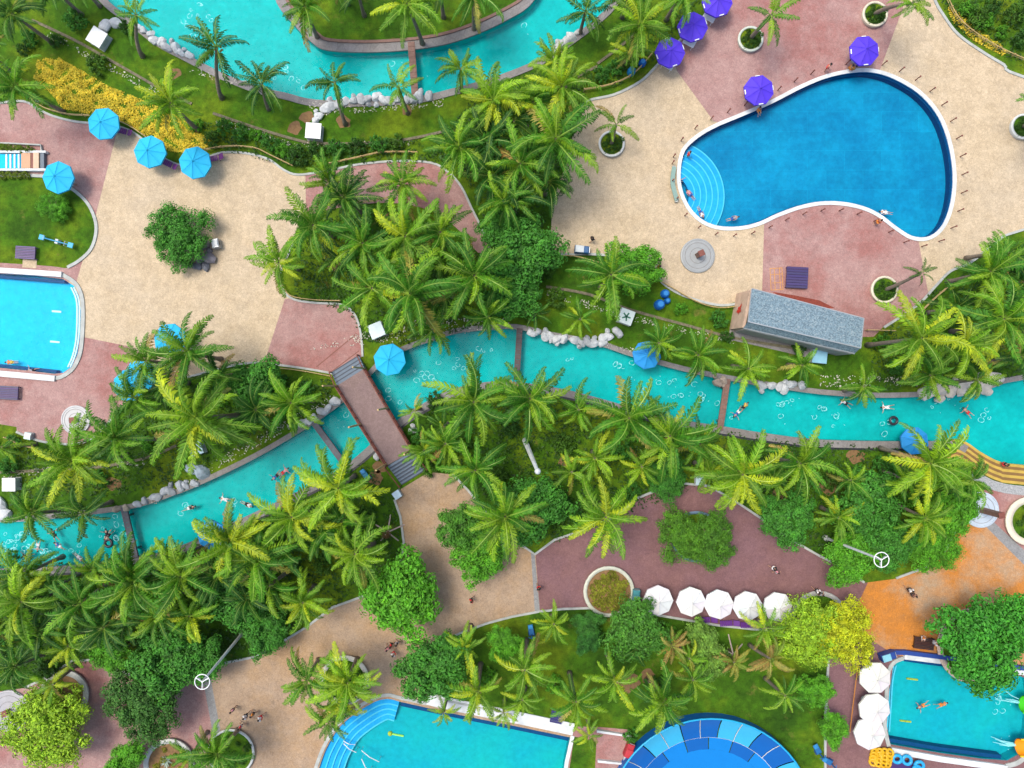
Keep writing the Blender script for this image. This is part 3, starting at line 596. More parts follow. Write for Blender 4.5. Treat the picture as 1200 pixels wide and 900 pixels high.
def tree(px, py, rx, ry, h, label, col, group=None, fine=False, base=None, cat='tree', rot=None, name='broadleaf_tree', cr=None):
    r = random.Random(int(px * 7 + py * 3)); k = 1 - h / HT
    sx, sy = rx / S * k, ry / S * k; sz = (sx + sy) / 2 * .8
    c = W(px, py, max(h - sz * .3, sz * .4)); c.z = h; b = G(base) if base else Vector((c.x, c.y, 0))
    root = empty(name, b, 0, label, cat, group); loc = c - b
    cz = max(h - sz * .55, sz * .3); cl = Vector((loc.x, loc.y, cz))
    m = MB(); m.tube([(0, 0, -.1), cl * .4, cl * .75], [.2 * sz / 2 + .05, .15 * sz / 2 + .04, .12 * sz / 2 + .03], 7)
    for q in range(6):
        a = q * 1.05 + r.uniform(-.3, .3); e = cl + Vector((math.cos(a) * sx * .6, math.sin(a) * sy * .6, sz * r.uniform(.0, .4)))
        m.tube([cl * .65, cl * .65 + (e - cl * .65) * .5 + Vector((0, 0, .15 * sz)), e], [.07 * sz / 2 + .03, .05 * sz / 2 + .02, .02], 5)
    m.build('trunk', M['bark'], root, True)
    me = AIRY if col[0] > .23 and px > 900 else (FINE if fine else CROWN)[r.randrange(2 if fine else 3)]
    o = link('crown', me, root, cl, (0, 0, r.uniform(0, 6.28)), (sx * 1.04, sy * 1.04, sz), tuple(q * 1.2 for q in col))
    link('inner_twigs', core_me, o, (0, 0, 0), None, None, col)
    return root
GR = (.085, .29, .014); DK = (.05, .205, .02); LM = (.10, .22, .012); YL = (.40, .46, .012); YG = (.235, .40, .02)
TREES = [
 (206,275,38,38,3.2,'bushy tree with small leaves on open beige plaza beside rocks',DK,True),(611,292,44,44,5.5,'dense rounded dark tree at the edge of the grove by beige plaza',DK,False),(585,268,24,24,4.5,'lower rounded shrub tree at the pink path end in the grove',DK,False),(600,345,30,34,4.5,'dark broadleaf tree filling the grove corner near the dark river crossbeam',DK,False),
 (745,312,28,34,3.5,'round green tree at plaza edge behind the big palm near blue barrels',GR,False),(62,242,19,17,1.4,'small low shrub on the little lawn under the cyan umbrella',GR,True),(470,700,48,46,6,'bright green round tree on tan path below the footbridge',(.085,.30,.014),False),
 (505,790,36,42,6,'dark green tree at the top corner of the stepped pool',DK,False),(528,765,24,22,5,'dark leafy tree beside the tan path next to stepped pool',DK,False),(541,622,28,30,4.5,'light green tree hanging over the tan path edge',(.06,.2,.016),False),(560,655,32,28,4.5,'bright leafy tree over the tan path by mauve plaza',GR,False),
 (622,600,36,46,5.5,'dark tree between the central palms and mauve plaza',DK,False),(800,630,34,28,3.6,'feathery green tree in the blue ringed planter on mauve plaza',(.07,.2,.012),True),(835,634,34,30,3.6,'feathery green tree reaching across mauve plaza from the ringed planter',(.06,.18,.012),True),(782,562,24,24,3,'small dark tree at the upper edge of mauve plaza',DK,False),
 (925,608,32,32,4.5,'dark bushy tree by kerb of mauve plaza near the ring lamp mast',DK,False),(1018,590,36,40,5,'leafy tree in the garden above the ring lamp mast head',DK,False),(1000,655,34,28,4.5,'leafy tree at tip of mauve plaza under the ring lamp mast',GR,False),(1095,642,34,28,4,'spreading tree at the edge of orange paving',GR,True),(1045,640,28,30,4.5,'dark tree beside the ring lamp mast in the garden',DK,False),(1120,600,26,34,3.5,'leafy shrub tree by pale blue concrete disc',GR,False),
 (130,766,24,24,4.5,'green tree at corner of pink paving in the jungle',GR,False),(190,778,42,38,5.5,'broad dark tree by the ring lamp mast above pink paving',DK,False),(232,775,26,30,4.5,'dark tree beside ring lamp mast over pink paving',DK,False),(163,828,50,44,5.5,'wide spreading tree over lower pink paving',(.045,.14,.02),True),(50,855,50,54,5,'yellow green tree next to the ring planter on pink paving',YG,True),(272,700,36,38,5,'dark tree in the jungle strip near tan path',DK,False),(308,742,26,28,4,'rounded dark shrub tree at tan path edge',DK,False),(145,893,26,18,3,'low green tree at lower edge of pink paving',GR,False),
 (300,455,34,34,4.5,'rounded green tree on the bank beside the beige plaza fence',DK,False),(590,756,19,20,4.5,'small round tree with bare pale trunk on lower lawn',GR,False),(745,742,34,38,4.5,'light green tree on lower lawn under the white umbrella row',(.06,.2,.02),False),(690,732,18,14,2.5,'small leafy shrub on lower lawn, upper of two',(.04,.16,.02),False),(690,750,17,14,2.4,'small leafy shrub on lower lawn, lower of two',(.03,.14,.02),False),(829,765,22,36,3,'pale lime shrub tree on the lower lawn',(.14,.28,.04),False),
 (950,745,42,42,5.0,'airy yellow green tree beside the last white umbrella of the row',YG,True),(992,745,38,42,5.0,'golden yellow tree over the mauve path',YL,True),(1158,758,50,54,7,'large dark green tree in round planter over the play pool',(.045, .24, .02),False),(1192,735,36,36,6.5,'dark green tree crown beside the orange paving planter',(.05, .26, .02),False),(957,810,18,22,3,'green shrub tree on lower lawn by mauve path',GR,False),(978,855,20,16,3,'bright shrub tree beside mauve path kerb near the bowl',GR,False),
 (240,590,1,1,1,None,None,False)]
for t in TREES:
    if t[5]: tree(*t[:5], t[5], t[6], fine=t[7])
# round clipped balls and low shrubs in the beds
ball = crown_mesh('clipped_ball', 31, 900, 40, .22, .9, .3)
def shrub(px, py, rad, label, group, col, name='shrub', cat='shrub'):
    b = G((px, py)); root = empty(name, b, 0, label, cat, group); r_ = rad / S
    MB().tube([(0, 0, -.05), (0, 0, r_ * .6)], [.05, .03], 5).build('stem', M['bark'], root)
    link('foliage', ball, root, (0, 0, r_ * .55), (0, 0, rng.uniform(0, 6)), r_, col); return root
for i in range(5): shrub(1 + i * 9, 174 + i * .9, 5.6, 'clipped round shrub in the upper planting strip beside the small plunge pool', 'clipped balls above the plunge pool', (.13, .22, .015))
for i in range(4): shrub(4 + i * 9.5, 206, 5.2, 'clipped round shrub in lower row by the small plunge pool', 'clipped balls below the plunge pool', (.17, .25, .02))
SHR = {'north bed hedge': ('low leafy shrub along the fence of the upper beds', [(265,150),(285,158),(300,160),(318,170),(335,178),(350,185),(372,178),(395,176),(420,173),(445,172),(465,170),(250,165),(232,150),(150,35),(118,78),(92,28),(70,50),(40,48),(30,60)]),
 'north plaza bed': ('low shrub in the bed next to the blue bin', [(690,95),(705,90),(720,82),(735,70),(745,55),(1130,15),(1150,30),(1170,40),(1185,20),(1160,12),(1195,50),(1140,25)]),
 'bank shrubs': ('low shrub on the bank below the kidney pool plaza', [(797,362),(840,375),(935,405),(850,395),(1030,400),(1045,430),(650,350),(640,320)]),
 'jungle shrubs': ('low dark shrub beneath the jungle palms', [(20,650),(60,730),(110,760),(205,705),(240,700),(350,660),(430,600),(380,660),(310,620),(120,700),(175,750),(60,780),(15,745)]),
 'lower lawn shrubs': ('low shrub on the lawn beside the blue bowl', [(738,860),(700,745),(780,735),(765,800),(650,800),(570,790)]),
 'central shrubs': ('low shrub in the central grove', [(490,510),(505,545),(510,470),(600,500),(640,570),(660,590),(680,610),(740,575),(655,615),(585,560),(610,570),(660,520),(730,530),(770,530),(545,520)]),
 'garden shrubs': ('low shrub in the garden by the orange paving', [(1040,555),(1060,585),(1030,545),(970,560),(930,585),(905,590),(1075,590),(1060,630),(1085,580),(1030,620)]),
 'west bank shrubs': ('low shrub on the planted bank above lower river', [(20,520),(15,545),(260,470),(275,500),(290,440),(330,445),(360,455),(120,560),(180,520),(200,470)])}
for g_, (lab, pts) in SHR.items():
    for x, y in pts: shrub(x, y, rng.uniform(7, 13), *where('low leafy shrub', x, y), rng.choice([DK, GR, (.035, .12, .012), (.06, .16, .012)]))
# ground cover, flowers and grass tufts (uncountable)
BEDS = [[(-20,640),(150,670),(300,610),(430,540),(465,590),(470,650),(400,705),(300,765),(235,790),(120,770),(50,795),(-20,805)],[(345,270),(400,250),(480,245),(560,300),(640,240),(640,330),(600,375),(470,405),(425,400),(410,365),(345,350)],[(480,490),(600,455),(800,500),(1050,525),(1130,560),(1120,620),(1000,675),(830,565),(640,640),(540,560)],[(560,110),(660,75),(690,110),(660,230),(580,280),(540,200),(500,180)],[(20,520),(110,525),(170,465),(280,435),(390,445),(390,470),(200,570),(10,600)],[(1100,335),(1200,285),(1200,440),(1020,460),(1020,400)],[(1100,0),(1200,0),(1200,80),(1120,35)],[(225,140),(350,170),(500,165),(540,190),(340,195),(250,175)],[(700,85),(800,10),(830,-10),(780,60),(720,105)]]
def scatter(name, polys, n, mat, size, zmax, label, cat, seed, flat=False, jit=1):
    r = random.Random(seed); v = []; f = []; tot = [0]
    boxes = [(min(p[0] for p in P), max(p[0] for p in P), min(p[1] for p in P), max(p[1] for p in P)) for P in polys]
    ar = [(b[1] - b[0]) * (b[3] - b[2]) for b in boxes]
    while len(f) < n:
        i = r.choices(range(len(polys)), ar)[0]; b = boxes[i]; x, y = r.uniform(b[0], b[1]), r.uniform(b[2], b[3])
        if not inpoly(x, y, polys[i]): continue
        hb = .5 + .5 * math.sin(x * .21 + 2 * math.sin(y * .13)) * math.sin(y * .27 + math.sin(x * .17))
        if hb < r.random() * jit * .8: continue
        c = G((x, y), zmax * hb * r.random()); nrm = Vector((r.gauss(0, .6), r.gauss(0, .6), 1)).normalized(); t = Matrix.Rotation(r.uniform(0, 6.28), 3, nrm) @ nrm.orthogonal().normalized(); s = nrm.cross(t)
        l = size * r.uniform(.6, 1.4); k = len(v); v += [c - t * l, c + s * l * .5, c + t * l, c - s * l * .5]; f.append((k, k+1, k+2, k+3))
    o = link(name, mesh(name, v, f, mat)); return tag(o, label, cat, None, 'stuff')
scatter('ground_cover', BEDS, 42000, M['cover'], .14, .7, 'dark leafy ground cover beneath the palms', 'ground cover', 5)
YB = [(45,70),(70,68),(100,85),(125,100),(150,110),(185,125),(215,140),(240,155),(250,170),(225,180),(200,178),(180,165),(150,145),(110,135),(75,128),(60,110),(40,92)]
scatter('flower_bed', [YB], 15000, M['flower'], .10, .45, 'mass of yellow flowering ground cover along the plaza fence', 'flower bed', 6, jit=.55)
scatter('flower_bed', [[(1110,8),(1140,30),(1180,60),(1175,66),(1140,48),(1115,25)]], 1800, M['flower'], .09, .4, 'thin strip of yellow flowers along the rope fence by the plaza corner', 'flower bed', 8, jit=.5)
BL = [[(340,118),(400,122),(520,112),(520,126),(380,135)],[(60,38),(190,108),(186,114),(56,44)],[(255,138),(340,166),(480,166),(480,171),(340,172),(252,146)],[(640,338),(740,368),(860,398),(860,404),(730,374),(640,346)],[(170,585),(240,555),(250,540),(390,462),(400,470),(250,552),(180,592)],[(0,552),(170,538),(170,545),(0,560)],[(960,440),(1160,440),(1160,452),(960,454)],[(680,395),(760,412),(760,418),(680,402)],[(360,410),(470,375),(600,372),(600,384),(470,400)],[(220,78),(300,98),(290,104),(220,86)]]
scatter('white_blossom', BL, 2200, M['pebble'], .10, .3, 'scattered white blossom along the river edges and bed edging', 'flowers', 9, jit=.9)
# ---------------------------------------------------------------- umbrellas
def umbrella_parts(rad=1.66, zr=2.15, za=2.72):
    v = []; a0, a1 = -math.pi / 8, math.pi / 8; f = []; n = 6
    for i in range(n + 1):
        t = i / n; sag = -.05 * math.sin(math.pi * t)
        for k in range(5):
            u = k / 4; p = Vector((math.cos(a0), math.sin(a0), 0)).lerp(Vector((math.cos(a1), math.sin(a1), 0)), u) * rad * t
            v.append((p.x, p.y, za + (zr - za) * t + sag * math.sin(math.pi * u)))
    for i in range(n):
        for k in range(4): f.append((i*5 + k, (i+1)*5 + k, (i+1)*5 + k + 1, i*5 + k + 1))
    b = len(v)
    for k in range(5):
        q = Vector(v[n*5 + k]); v.append((q.x * 1.005, q.y * 1.005, q.z - .2))
    for k in range(4): f.append((n*5 + k, b + k, b + k + 1, n*5 + k + 1))
    panel = mesh('canopy_panel', v, f, M['cloth'])
    m = MB(); m.tube([(0, 0, 0), (0, 0, za)], .035, 8); pole = m.me('pole', M['metal'])
    m = MB(); m.lathe([(0, za + .14), (.05, za + .1), (.07, za + .03), (.1, za)], 10); fin = m.me('finial', M['cloth'], True)
    m = MB()
    for k in range(8):
        a = math.pi / 8 + k * math.pi / 4; m.tube([(0, 0, za - .06), (math.cos(a) * rad, math.sin(a) * rad, zr - .04)], .018, 4)
    ribs = m.me('rib_frame', M['metal'])
    m = MB(); m.lathe([(0, .12), (.3, .1), (.36, .04), (.36, 0)], 14); base = m.me('base', M['kerb'])
    return panel, pole, fin, ribs, base
UP = umbrella_parts(); logo_me = MB().box((1.52, 0, 2.262), (.10, .5, .006), 0, 0, 0, .36).me('print_strip', M['white'])
seam_me = MB().tube([(0, 0, 2.735), (.83 * math.cos(math.pi/8), .83 * math.sin(math.pi/8), 2.452), (1.66 * math.cos(math.pi/8), 1.66 * math.sin(math.pi/8), 2.165)], .012, 4).me('seam', M['cloth'])
def umbrella(px, py, col, label, group, rot=0, sc=1.0, ground=0, logo=False):
    b = W(px, py, 2.3); b.z = ground
    root = empty('beach_umbrella', b, rot, label, 'umbrella', group); root.scale = (sc, sc, 1)
    r = random.Random(int(px + py)); root.rotation_euler = (r.gauss(0, .025), r.gauss(0, .025), rot)
    for k in range(8):
        p = link('canopy_panel', UP[0], root, None, (0, 0, k * math.pi / 4), None, tuple(q * r.uniform(.95, 1.05) for q in col))
        link('seam', seam_me, root, None, (0, 0, k * math.pi / 4), None, tuple(q * .93 for q in col))
        if logo and k % 2 == 0: link('print_strip', logo_me, p)
    link('pole', UP[1], root); link('finial', UP[2], root, color=tuple(q * .9 for q in col)); link('rib_frame', UP[3], root); link('base', UP[4], root)
CY = (.008, .42, .72); PU = (.075, .03, .60); WH = (.66, .67, .66); BL = (.01, .25, .62)
for px, py, lab, rot in ((121,144,'cyan umbrella over pink paving at the flower bed corner',.1),(175,177,'cyan umbrella below the yellow flowers, between two others',.3),(228,189,'cyan umbrella at beige plaza edge, last beside the flowers',.2),(68,207,'cyan umbrella on the lawn kerb beside the small plunge pool',.35),(457,421,'cyan umbrella at the river edge next to footbridge',.2),(198,397,'cyan umbrella half hidden by palms on beige plaza',.1),(150,452,'cyan umbrella deep under palms beside pink paving',.0),(163,440,'cyan umbrella under palm fronds by pink paving edge',.25)):
    umbrella(px, py, CY, lab, 'cyan umbrellas', rot, 1.02)
for px, py, lab, rot in ((758,417,'blue umbrella at the river edge under a short palm',.2),(1080,519,'blue umbrella in the river edge behind palm fronds',.1),(247,628,'blue umbrella beneath a palm on the south bank',.3)):
    umbrella(px, py, BL, lab, 'blue umbrellas in the river', rot, .9, -1.0 if px > 1000 else 0)
for px, py, lab, rot in ((785,60,'purple umbrella nearest the rope fence, lowest of three overlapping',.35),(813,31,'purple umbrella in the middle of three overlapping',.3),(842,2,'purple umbrella at the far end of three overlapping',.3),(890,104,'lone purple umbrella close to the kidney pool rim',.15),(1013,58,'lone purple umbrella between planter and kidney pool tip',.1)):
    umbrella(px, py, PU, lab, 'purple umbrellas', rot, .95, 0, True)
for i, (px, py) in enumerate(((771,704),(810,706),(843,709),(877,711),(912,712))):
    umbrella(px, py, WH, ('white octagonal umbrella first in the row beside the flower ring', 'white octagonal umbrella second from the flower ring', 'white octagonal umbrella in the middle of the row of five', 'white octagonal umbrella second from the yellow tree', 'white octagonal umbrella beside the yellow tree, end of the row')[i], 'white umbrellas on mauve plaza', R(22.5) + .05 * i, .93 + .02 * (i == 0))
for i, (px, py) in enumerate(((1027,795),(1026,831),(1020,862))):
    umbrella(px, py, (.64, .64, .60), ('off white umbrella at the blue wall corner of the play pool', 'off white umbrella in the middle of three beside play pool', 'off white umbrella above the yellow swim rings')[i], 'white umbrellas by the play pool', .15 * i, 1.0)

# ---------------------------------------------------------------- loungers, tables, platforms
def lounger(px, py, ang, col, label, group):
    root = empty('sun_lounger', G((px, py), .03), ang, label, 'sun lounger', group)
    for k in range(7): MB().box((-.78 + k * .19, 0, .36), (.16, .6, .05), 0, 0, .01).build('slat', M['paint'], root, color=col)
    MB().box((.86, 0, .5), (.68, .6, .05), 0, 0, .01, -.5).build('backrest', M['paint'], root, color=col)
    for x in (-.75, .6):
        for y in (-.26, .26): MB().tube([(x, y, 0), (x, y, .34)], .03, 6).build('leg', M['paint'], root, color=col)
PL_ = (.14, .02, .17)
for px, py, a, lab in ((146,155,-.25,'purple slatted lounger beside the umbrella at the pink paving corner'),(199,193,-.45,'purple slatted lounger between the two cyan umbrellas by the flowers'),(252,187,.2,'purple slatted lounger by the last cyan umbrella under the fence')):
    lounger(px, py, a, PL_, lab, 'purple loungers by the flower bed')
for px, py, a in ((826,725,.05),(852,729,.05),(876,731,.0)): lounger(px, py, a, (.11, .02, .22), 'purple lounger peeking out below the row of white umbrellas', 'purple loungers under the white umbrellas')
for px, py, a in ((781,79,.5),(806,53,.5),(829,24,.5)):
    root = empty('white_table', G((px, py), .03), -a, 'white table half hidden under the overlapping purple umbrellas', 'table', 'white tables under the purple umbrellas')
    MB().box((0, 0, .72), (1.3, .9, .05), 0, 0, .02).build('tabletop', M['white'], root)
    for x in (-.5, .5):
        for y in (-.35, .35): MB().tube([(x, y, 0), (x, y, .7)], .03, 6).build('leg', M['white'], root)
def platform(px, py, wx, wy, ang, col, label, nsl=8):
    root = empty('slatted_daybed', G((px, py), .0), ang, label, 'daybed', None); wx /= S; wy /= S
    for k in range(nsl): MB().box((0, -wy / 2 + wy * (k + .5) / nsl, .5), (wx, wy / nsl - .03, .06), 0, 0, .012).build('slat', M['paint'], root, color=tuple(q * rng.uniform(.85, 1.15) for q in col))
    for s in (-1, 1): MB().box((s * (wx / 2 - .05), 0, .4), (.08, wy * .98, .13), 0).build('side_rail', M['paint'], root, color=col)
    for x in (-1, 1):
        for y in (-1, 1): MB().box((x * (wx / 2 - .1), y * (wy / 2 - .1), .17), (.1, .1, .34)).build('leg', M['paint'], root, color=col)
platform(33.5, 297, 23, 15, -.06, (.10, .06, .16), 'purple slatted daybed on the small lawn above the corner pool')
platform(9, 460, 32, 16, -.05, (.07, .055, .14), 'dark purple slatted daybed on pink paving under the corner pool')
platform(932, 326, 25, 25, -.05, (.045, .03, .12), 'square dark purple slatted daybed in front of grey building')
platform(1080, 752, 23, 14, -.12, (.045, .018, .016), 'dark brown slatted daybed where visitors sit on orange paving')
platform(652, 838, 14, 14, -.2, (.03, .03, .14), 'navy slatted daybed on the white pool terrace', 6)
tag(MB().box(G((35, 309), .03), (1.5, .9, .05), -.06, 0, .01).build('stone_step', M['beige']), 'tan stone step in front of the purple daybed', 'step')
# ---------------------------------------------------------------- white service cabinets
def cabinet(px, py, wx, ang, label, h=1.0, top=None):
    root = empty('service_cabinet', W(px, py, h) * 1, ang, label, 'cabinet', 'service cabinets'); root.location.z = 0; w_ = wx / S
    MB().box((0, 0, .06), (w_ * .98, w_ * .98, .14)).build('plinth', M['kerb'], root)
    MB().box((0, 0, .13 + (h - .2) / 2), (w_ * .92, w_ * .92, h - .2), 0, 0, .02).build('housing', M['paint'], root, color=(.55, .58, .58))
    l = MB().box((0, 0, h - .03), (w_, w_, .08), 0, 0, .02).build('lid', M['paint'], root, color=top or (.74, .76, .76))
    MB().box((0, -w_ * .46 - .012, h * .5), (w_ * .6, .02, h * .5)).build('door', M['paint'], root, color=(.5, .54, .56))
    for k in range(4): MB().box((w_ * .46 + .012, 0, .3 + k * .12), (.02, w_ * .5, .05)).build('vent_slat', M['metal'], root)
    return l
cabinet(113, 43, 19, -.55, 'white cabinet set at a slant on the lawn by upper river boulders')
cabinet(367, 153, 18, -.08, 'white cabinet on the lawn beside the bare soil patches'); cabinet(441, 387, 17, .4, 'pale cabinet in the bed between pink landing and river umbrella', top=(.55, .68, .70))
l = cabinet(734, 371, 17, -.35, 'white cabinet with dark green emblem on its lid', top=(.62, .72, .68)); m = MB()
for k in range(5):
    a = k * 1.2566; m.box((math.cos(a) * .22, math.sin(a) * .22, 1.02), (.5, .16, .012), a)
m.build('emblem', plain('emblem_paint', (.03, .18, .10)), l)
cabinet(10, 568, 15.5, 0, 'white cabinet above the boulders on the west bank'); cabinet(229, 526, 15, .35, 'pale blue cabinet behind the stacked boulders on the bank', top=(.45, .66, .72)); cabinet(961, 417, 17, -.1, 'pale blue cabinet tucked behind the grey roofed building', .8, (.25, .52, .66))
cabinet(465, 580, 9, .6, 'small pale blue cabinet at the foot of the bridge stairs', .8, (.45, .62, .72)); cabinet(32, 511, 8, -.2, 'small pale cabinet on the kerb of the pink paving', .6, (.55, .68, .66)); cabinet(821, 563, 11, 0, 'small pale cabinet behind the kerb of mauve plaza', .7, (.5, .66, .66))
# ---------------------------------------------------------------- boulders
def rock_mesh(seed):
    bm = bmesh.new(); bmesh.ops.create_icosphere(bm, subdivisions=2, radius=1); r = random.Random(seed)
    ax = [(Vector((r.gauss(0, 1), r.gauss(0, 1), r.gauss(0, 1))).normalized(), r.uniform(.55, .85)) for _ in range(9)]
    for v in bm.verts:
        for d, lim in ax:
            t = v.co.dot(d)
            if t > lim: v.co -= d * (t - lim) * .85
        v.co *= 1 + r.uniform(-.05, .05)
    me = bpy.data.meshes.new('boulder'); bm.to_mesh(me); bm.free(); me.materials.append(M['rock']); return me
ROCKS = [rock_mesh(s) for s in range(5)]
def boulders(pts, label, size=(5.5, 7.5), col=(.58, .61, .62), z=.05):
    root = empty('boulder_row', G(pts[0]), 0, label, 'boulders', None); r = random.Random(int(pts[0][0]))
    path = gpath(pts); o0 = G(pts[0])
    step = sum(size) / S * .80
    for p, t in along(path, step):
        s = r.uniform(*size) / S * 1.1; g = r.uniform(.8, 1.12)
        link('boulder', r.choice(ROCKS), root, p - o0 + Vector((r.uniform(-.2, .2), r.uniform(-.2, .2), z + s * .18)), (r.uniform(-.3, .3), r.uniform(-.3, .3), r.uniform(0, 6.28)), (s * 1.15, s * .95, s * .75), tuple(q * g for q in col))
        if r.random() < .45:
            s2 = s * .6; n = Vector((-t.y, t.x, 0)) * r.choice((-1, 1)) * s * .95
            link('boulder', r.choice(ROCKS), root, p - o0 + n + Vector((0, 0, z)), (0, 0, r.uniform(0, 6)), s2, tuple(q * g * .9 for q in col))
boulders([(126,30),(148,27)], 'two white boulders on the lawn above the upper river', (6, 8)); boulders([(162,31),(180,45),(200,56),(230,70)], 'white boulder row lining the upper river by a slim palm', (4.5, 6.5))
boulders([(372,142),(380,128),(395,121),(430,117),(470,116),(508,112)], 'long white boulder row below the plank crossing of upper river', (4.5, 6.5)); boulders([(652,60),(664,48),(680,36)], 'white boulders at the upper river bend near the grove', (4.5, 6.5), (.6, .62, .6))
boulders([(622,388),(645,394),(675,400),(705,404)], 'flat white boulders lining the river beside the dark crossbeam', (4.5, 6)); boulders([(706,398),(716,392),(724,387)], 'pale boulders piled at the end of the flat row', (5.5, 7))
boulders([(838,447),(855,446)], 'brownish boulders at the narrow footway', (5, 6), (.4, .33, .27)); boulders([(893,452),(915,454),(942,450)], 'pale round boulders on the bank under short palms', (5, 6.5))
boulders([(1086,460),(1110,456),(1135,455),(1160,446),(1174,438)], 'large cream boulders by the river near the wave steps', (7, 10), (.62, .58, .52)); boulders([(1120,452),(1150,447)], 'second line of cream boulders above the river', (5, 7), (.6, .56, .5))
boulders([(162,590),(178,584),(195,577),(215,570),(234,566)], 'pale boulder row on the bank right of slanted crossbeam', (4.5, 6.5), (.42, .46, .5)); boulders([(228,548),(236,556),(240,544)], 'grey boulders stacked below the pale blue cabinet', (7, 9), (.33, .42, .48)); boulders([(2,590),(4,604)], 'large white boulders at the river start on the west bank', (8, 9))
boulders([(356,497),(370,488),(384,478),(398,468)], 'white boulders beside the footbridge on the bank', (4.5, 6.5)); boulders([(486,504),(490,502)], 'single white boulder at the bridge rail', (5, 6)); boulders([(443,533),(447,530)], 'small white boulder below the bridge', (4, 5)); boulders([(140,598),(150,596)], 'small tan boulders at the crossbeam end', (4, 5), (.4, .35, .28))
boulders([(237,300),(246,303),(254,300)], 'grey boulders at the foot of the plaza tree', (5.5, 7.5), (.27, .25, .27)); boulders([(243,288),(250,290)], 'mauve grey rocks beside the plaza litter bin', (5, 6), (.33, .27, .27)); boulders([(222,310),(235,312),(246,312)], 'dark rocks under the plaza tree', (5, 6.5), (.2, .21, .24))
# ---------------------------------------------------------------- bamboo rail fences
def fence(pts, label):
    path = gpath(pts); o0 = path[0].copy(); root = empty('bamboo_fence', o0, 0, label, 'fence', 'bamboo rail fences')
    for z, r_ in ((.62, .05), (.36, .04)): MB().tube([p - o0 + Vector((0, 0, z)) for p in path], r_, 5).build('rail', M['bamboo'], root)
    pm = MB().tube([(0, 0, -.02), (0, 0, .72)], .065, 6).me('post', M['bamboo'])
    for p, t in along(path, 1.7): link('post', pm, root, p - o0)
for pts, lab in (([(32,112),(45,122),(60,130),(85,136),(108,137)],'bamboo fence between flower bed and pink paving'),([(138,142),(152,148),(168,158),(190,174)],'bamboo fence between cyan umbrellas and yellow flowers'),([(243,177),(270,173),(300,175),(320,184),(345,196)],'bamboo fence along the top of beige plaza'),([(388,193),(420,186),(450,180),(490,180)],'bamboo fence above the pink path'),([(684,107),(715,101),(742,88),(764,64)],'bamboo fence by the purple umbrellas'),([(332,333),(342,347),(370,352),(400,353)],'bamboo fence above the pink landing'),([(286,431),(320,431),(352,434),(390,441)],'bamboo fence below the beige plaza at the bridge'),([(766,326),(790,340),(815,354),(840,361),(866,359)],'bamboo fence between barrels and kidney pool plaza'),([(650,301),(672,301),(706,310)],'bamboo fence by the dark tree on the beige plaza edge'),([(1104,-6),(1118,22),(1140,42),(1170,60),(1206,76)],'bamboo fence along the yellow flower strip'),([(1074,368),(1090,352),(1106,338)],'bamboo fence at the palms east of cream planter'),([(1014,387),(1046,388)],'short bamboo fence at the gable of grey building'),([(10,512),(30,521),(50,526)],'short bamboo fence below pink paving on west bank'),([(402,236),(430,238),(462,231)],'bamboo fence along the pink path in the grove')): fence(pts, lab)
# rope line on mauve path
m = MB(); m.tube([W(1006, 775, 1.0), W(1001, 815, .8), W(996, 858, 1.0)], .04, 5)
root = empty('rope_barrier', G((996, 858), .03), 0, 'thin orange rope strung between posts over mauve path', 'rope'); o = root.location
MB().tube([W(1006, 775, .95) - o, W(1001, 815, .85) - o, W(996, 858, .95) - o], .045, 5).build('rope', plain('orange_rope', (.5, .2, .03)), root)
for q in ((1006, 775), (996, 858)): p = W(*q, 1) - o; MB().tube([(p.x, p.y, 0), (p.x, p.y, 1.0)], .05, 6).build('post', M['bamboo'], root)
# ---------------------------------------------------------------- footbridge
A, B_, C_, D_ = G((398, 452)), G((430, 432)), G((486, 527)), G((456, 544))
root = empty('footbridge', G((442, 489)), 0, 'arched mauve footbridge with red railings and blue grey stairs over the river', 'bridge'); o = root.location.copy()
ZB = 1.15; ax = ((C_ + D_) - (A + B_)); ax.normalize(); sd_ = (B_ - A).normalized()
def bridge_pt(u, s, z): q = (A.lerp(D_, u)).lerp(B_.lerp(C_, u), s); return Vector((q.x, q.y, z)) - o
m = MB(); n = 10; v = []; f = []
for i in range(n + 1):
    z = ZB + .18 * math.sin(math.pi * i / n)
    v += [bridge_pt(i / n, 0, z - .25), bridge_pt(i / n, 0, z), bridge_pt(i / n, 1, z), bridge_pt(i / n, 1, z - .25)]
for i in range(n):
    for k in range(4): f.append((i*4 + k, i*4 + 4 + k, i*4 + 4 + (k+1) % 4, i*4 + (k+1) % 4))
f += [(0, 1, 2, 3), (n*4 + 3, n*4 + 2, n*4 + 1, n*4)]
m.add(v, f); m.build('deck', paving('bridge_deck', (.235, .165, .155), (.19, .13, .125), (.20, .14, .11), 4), root)
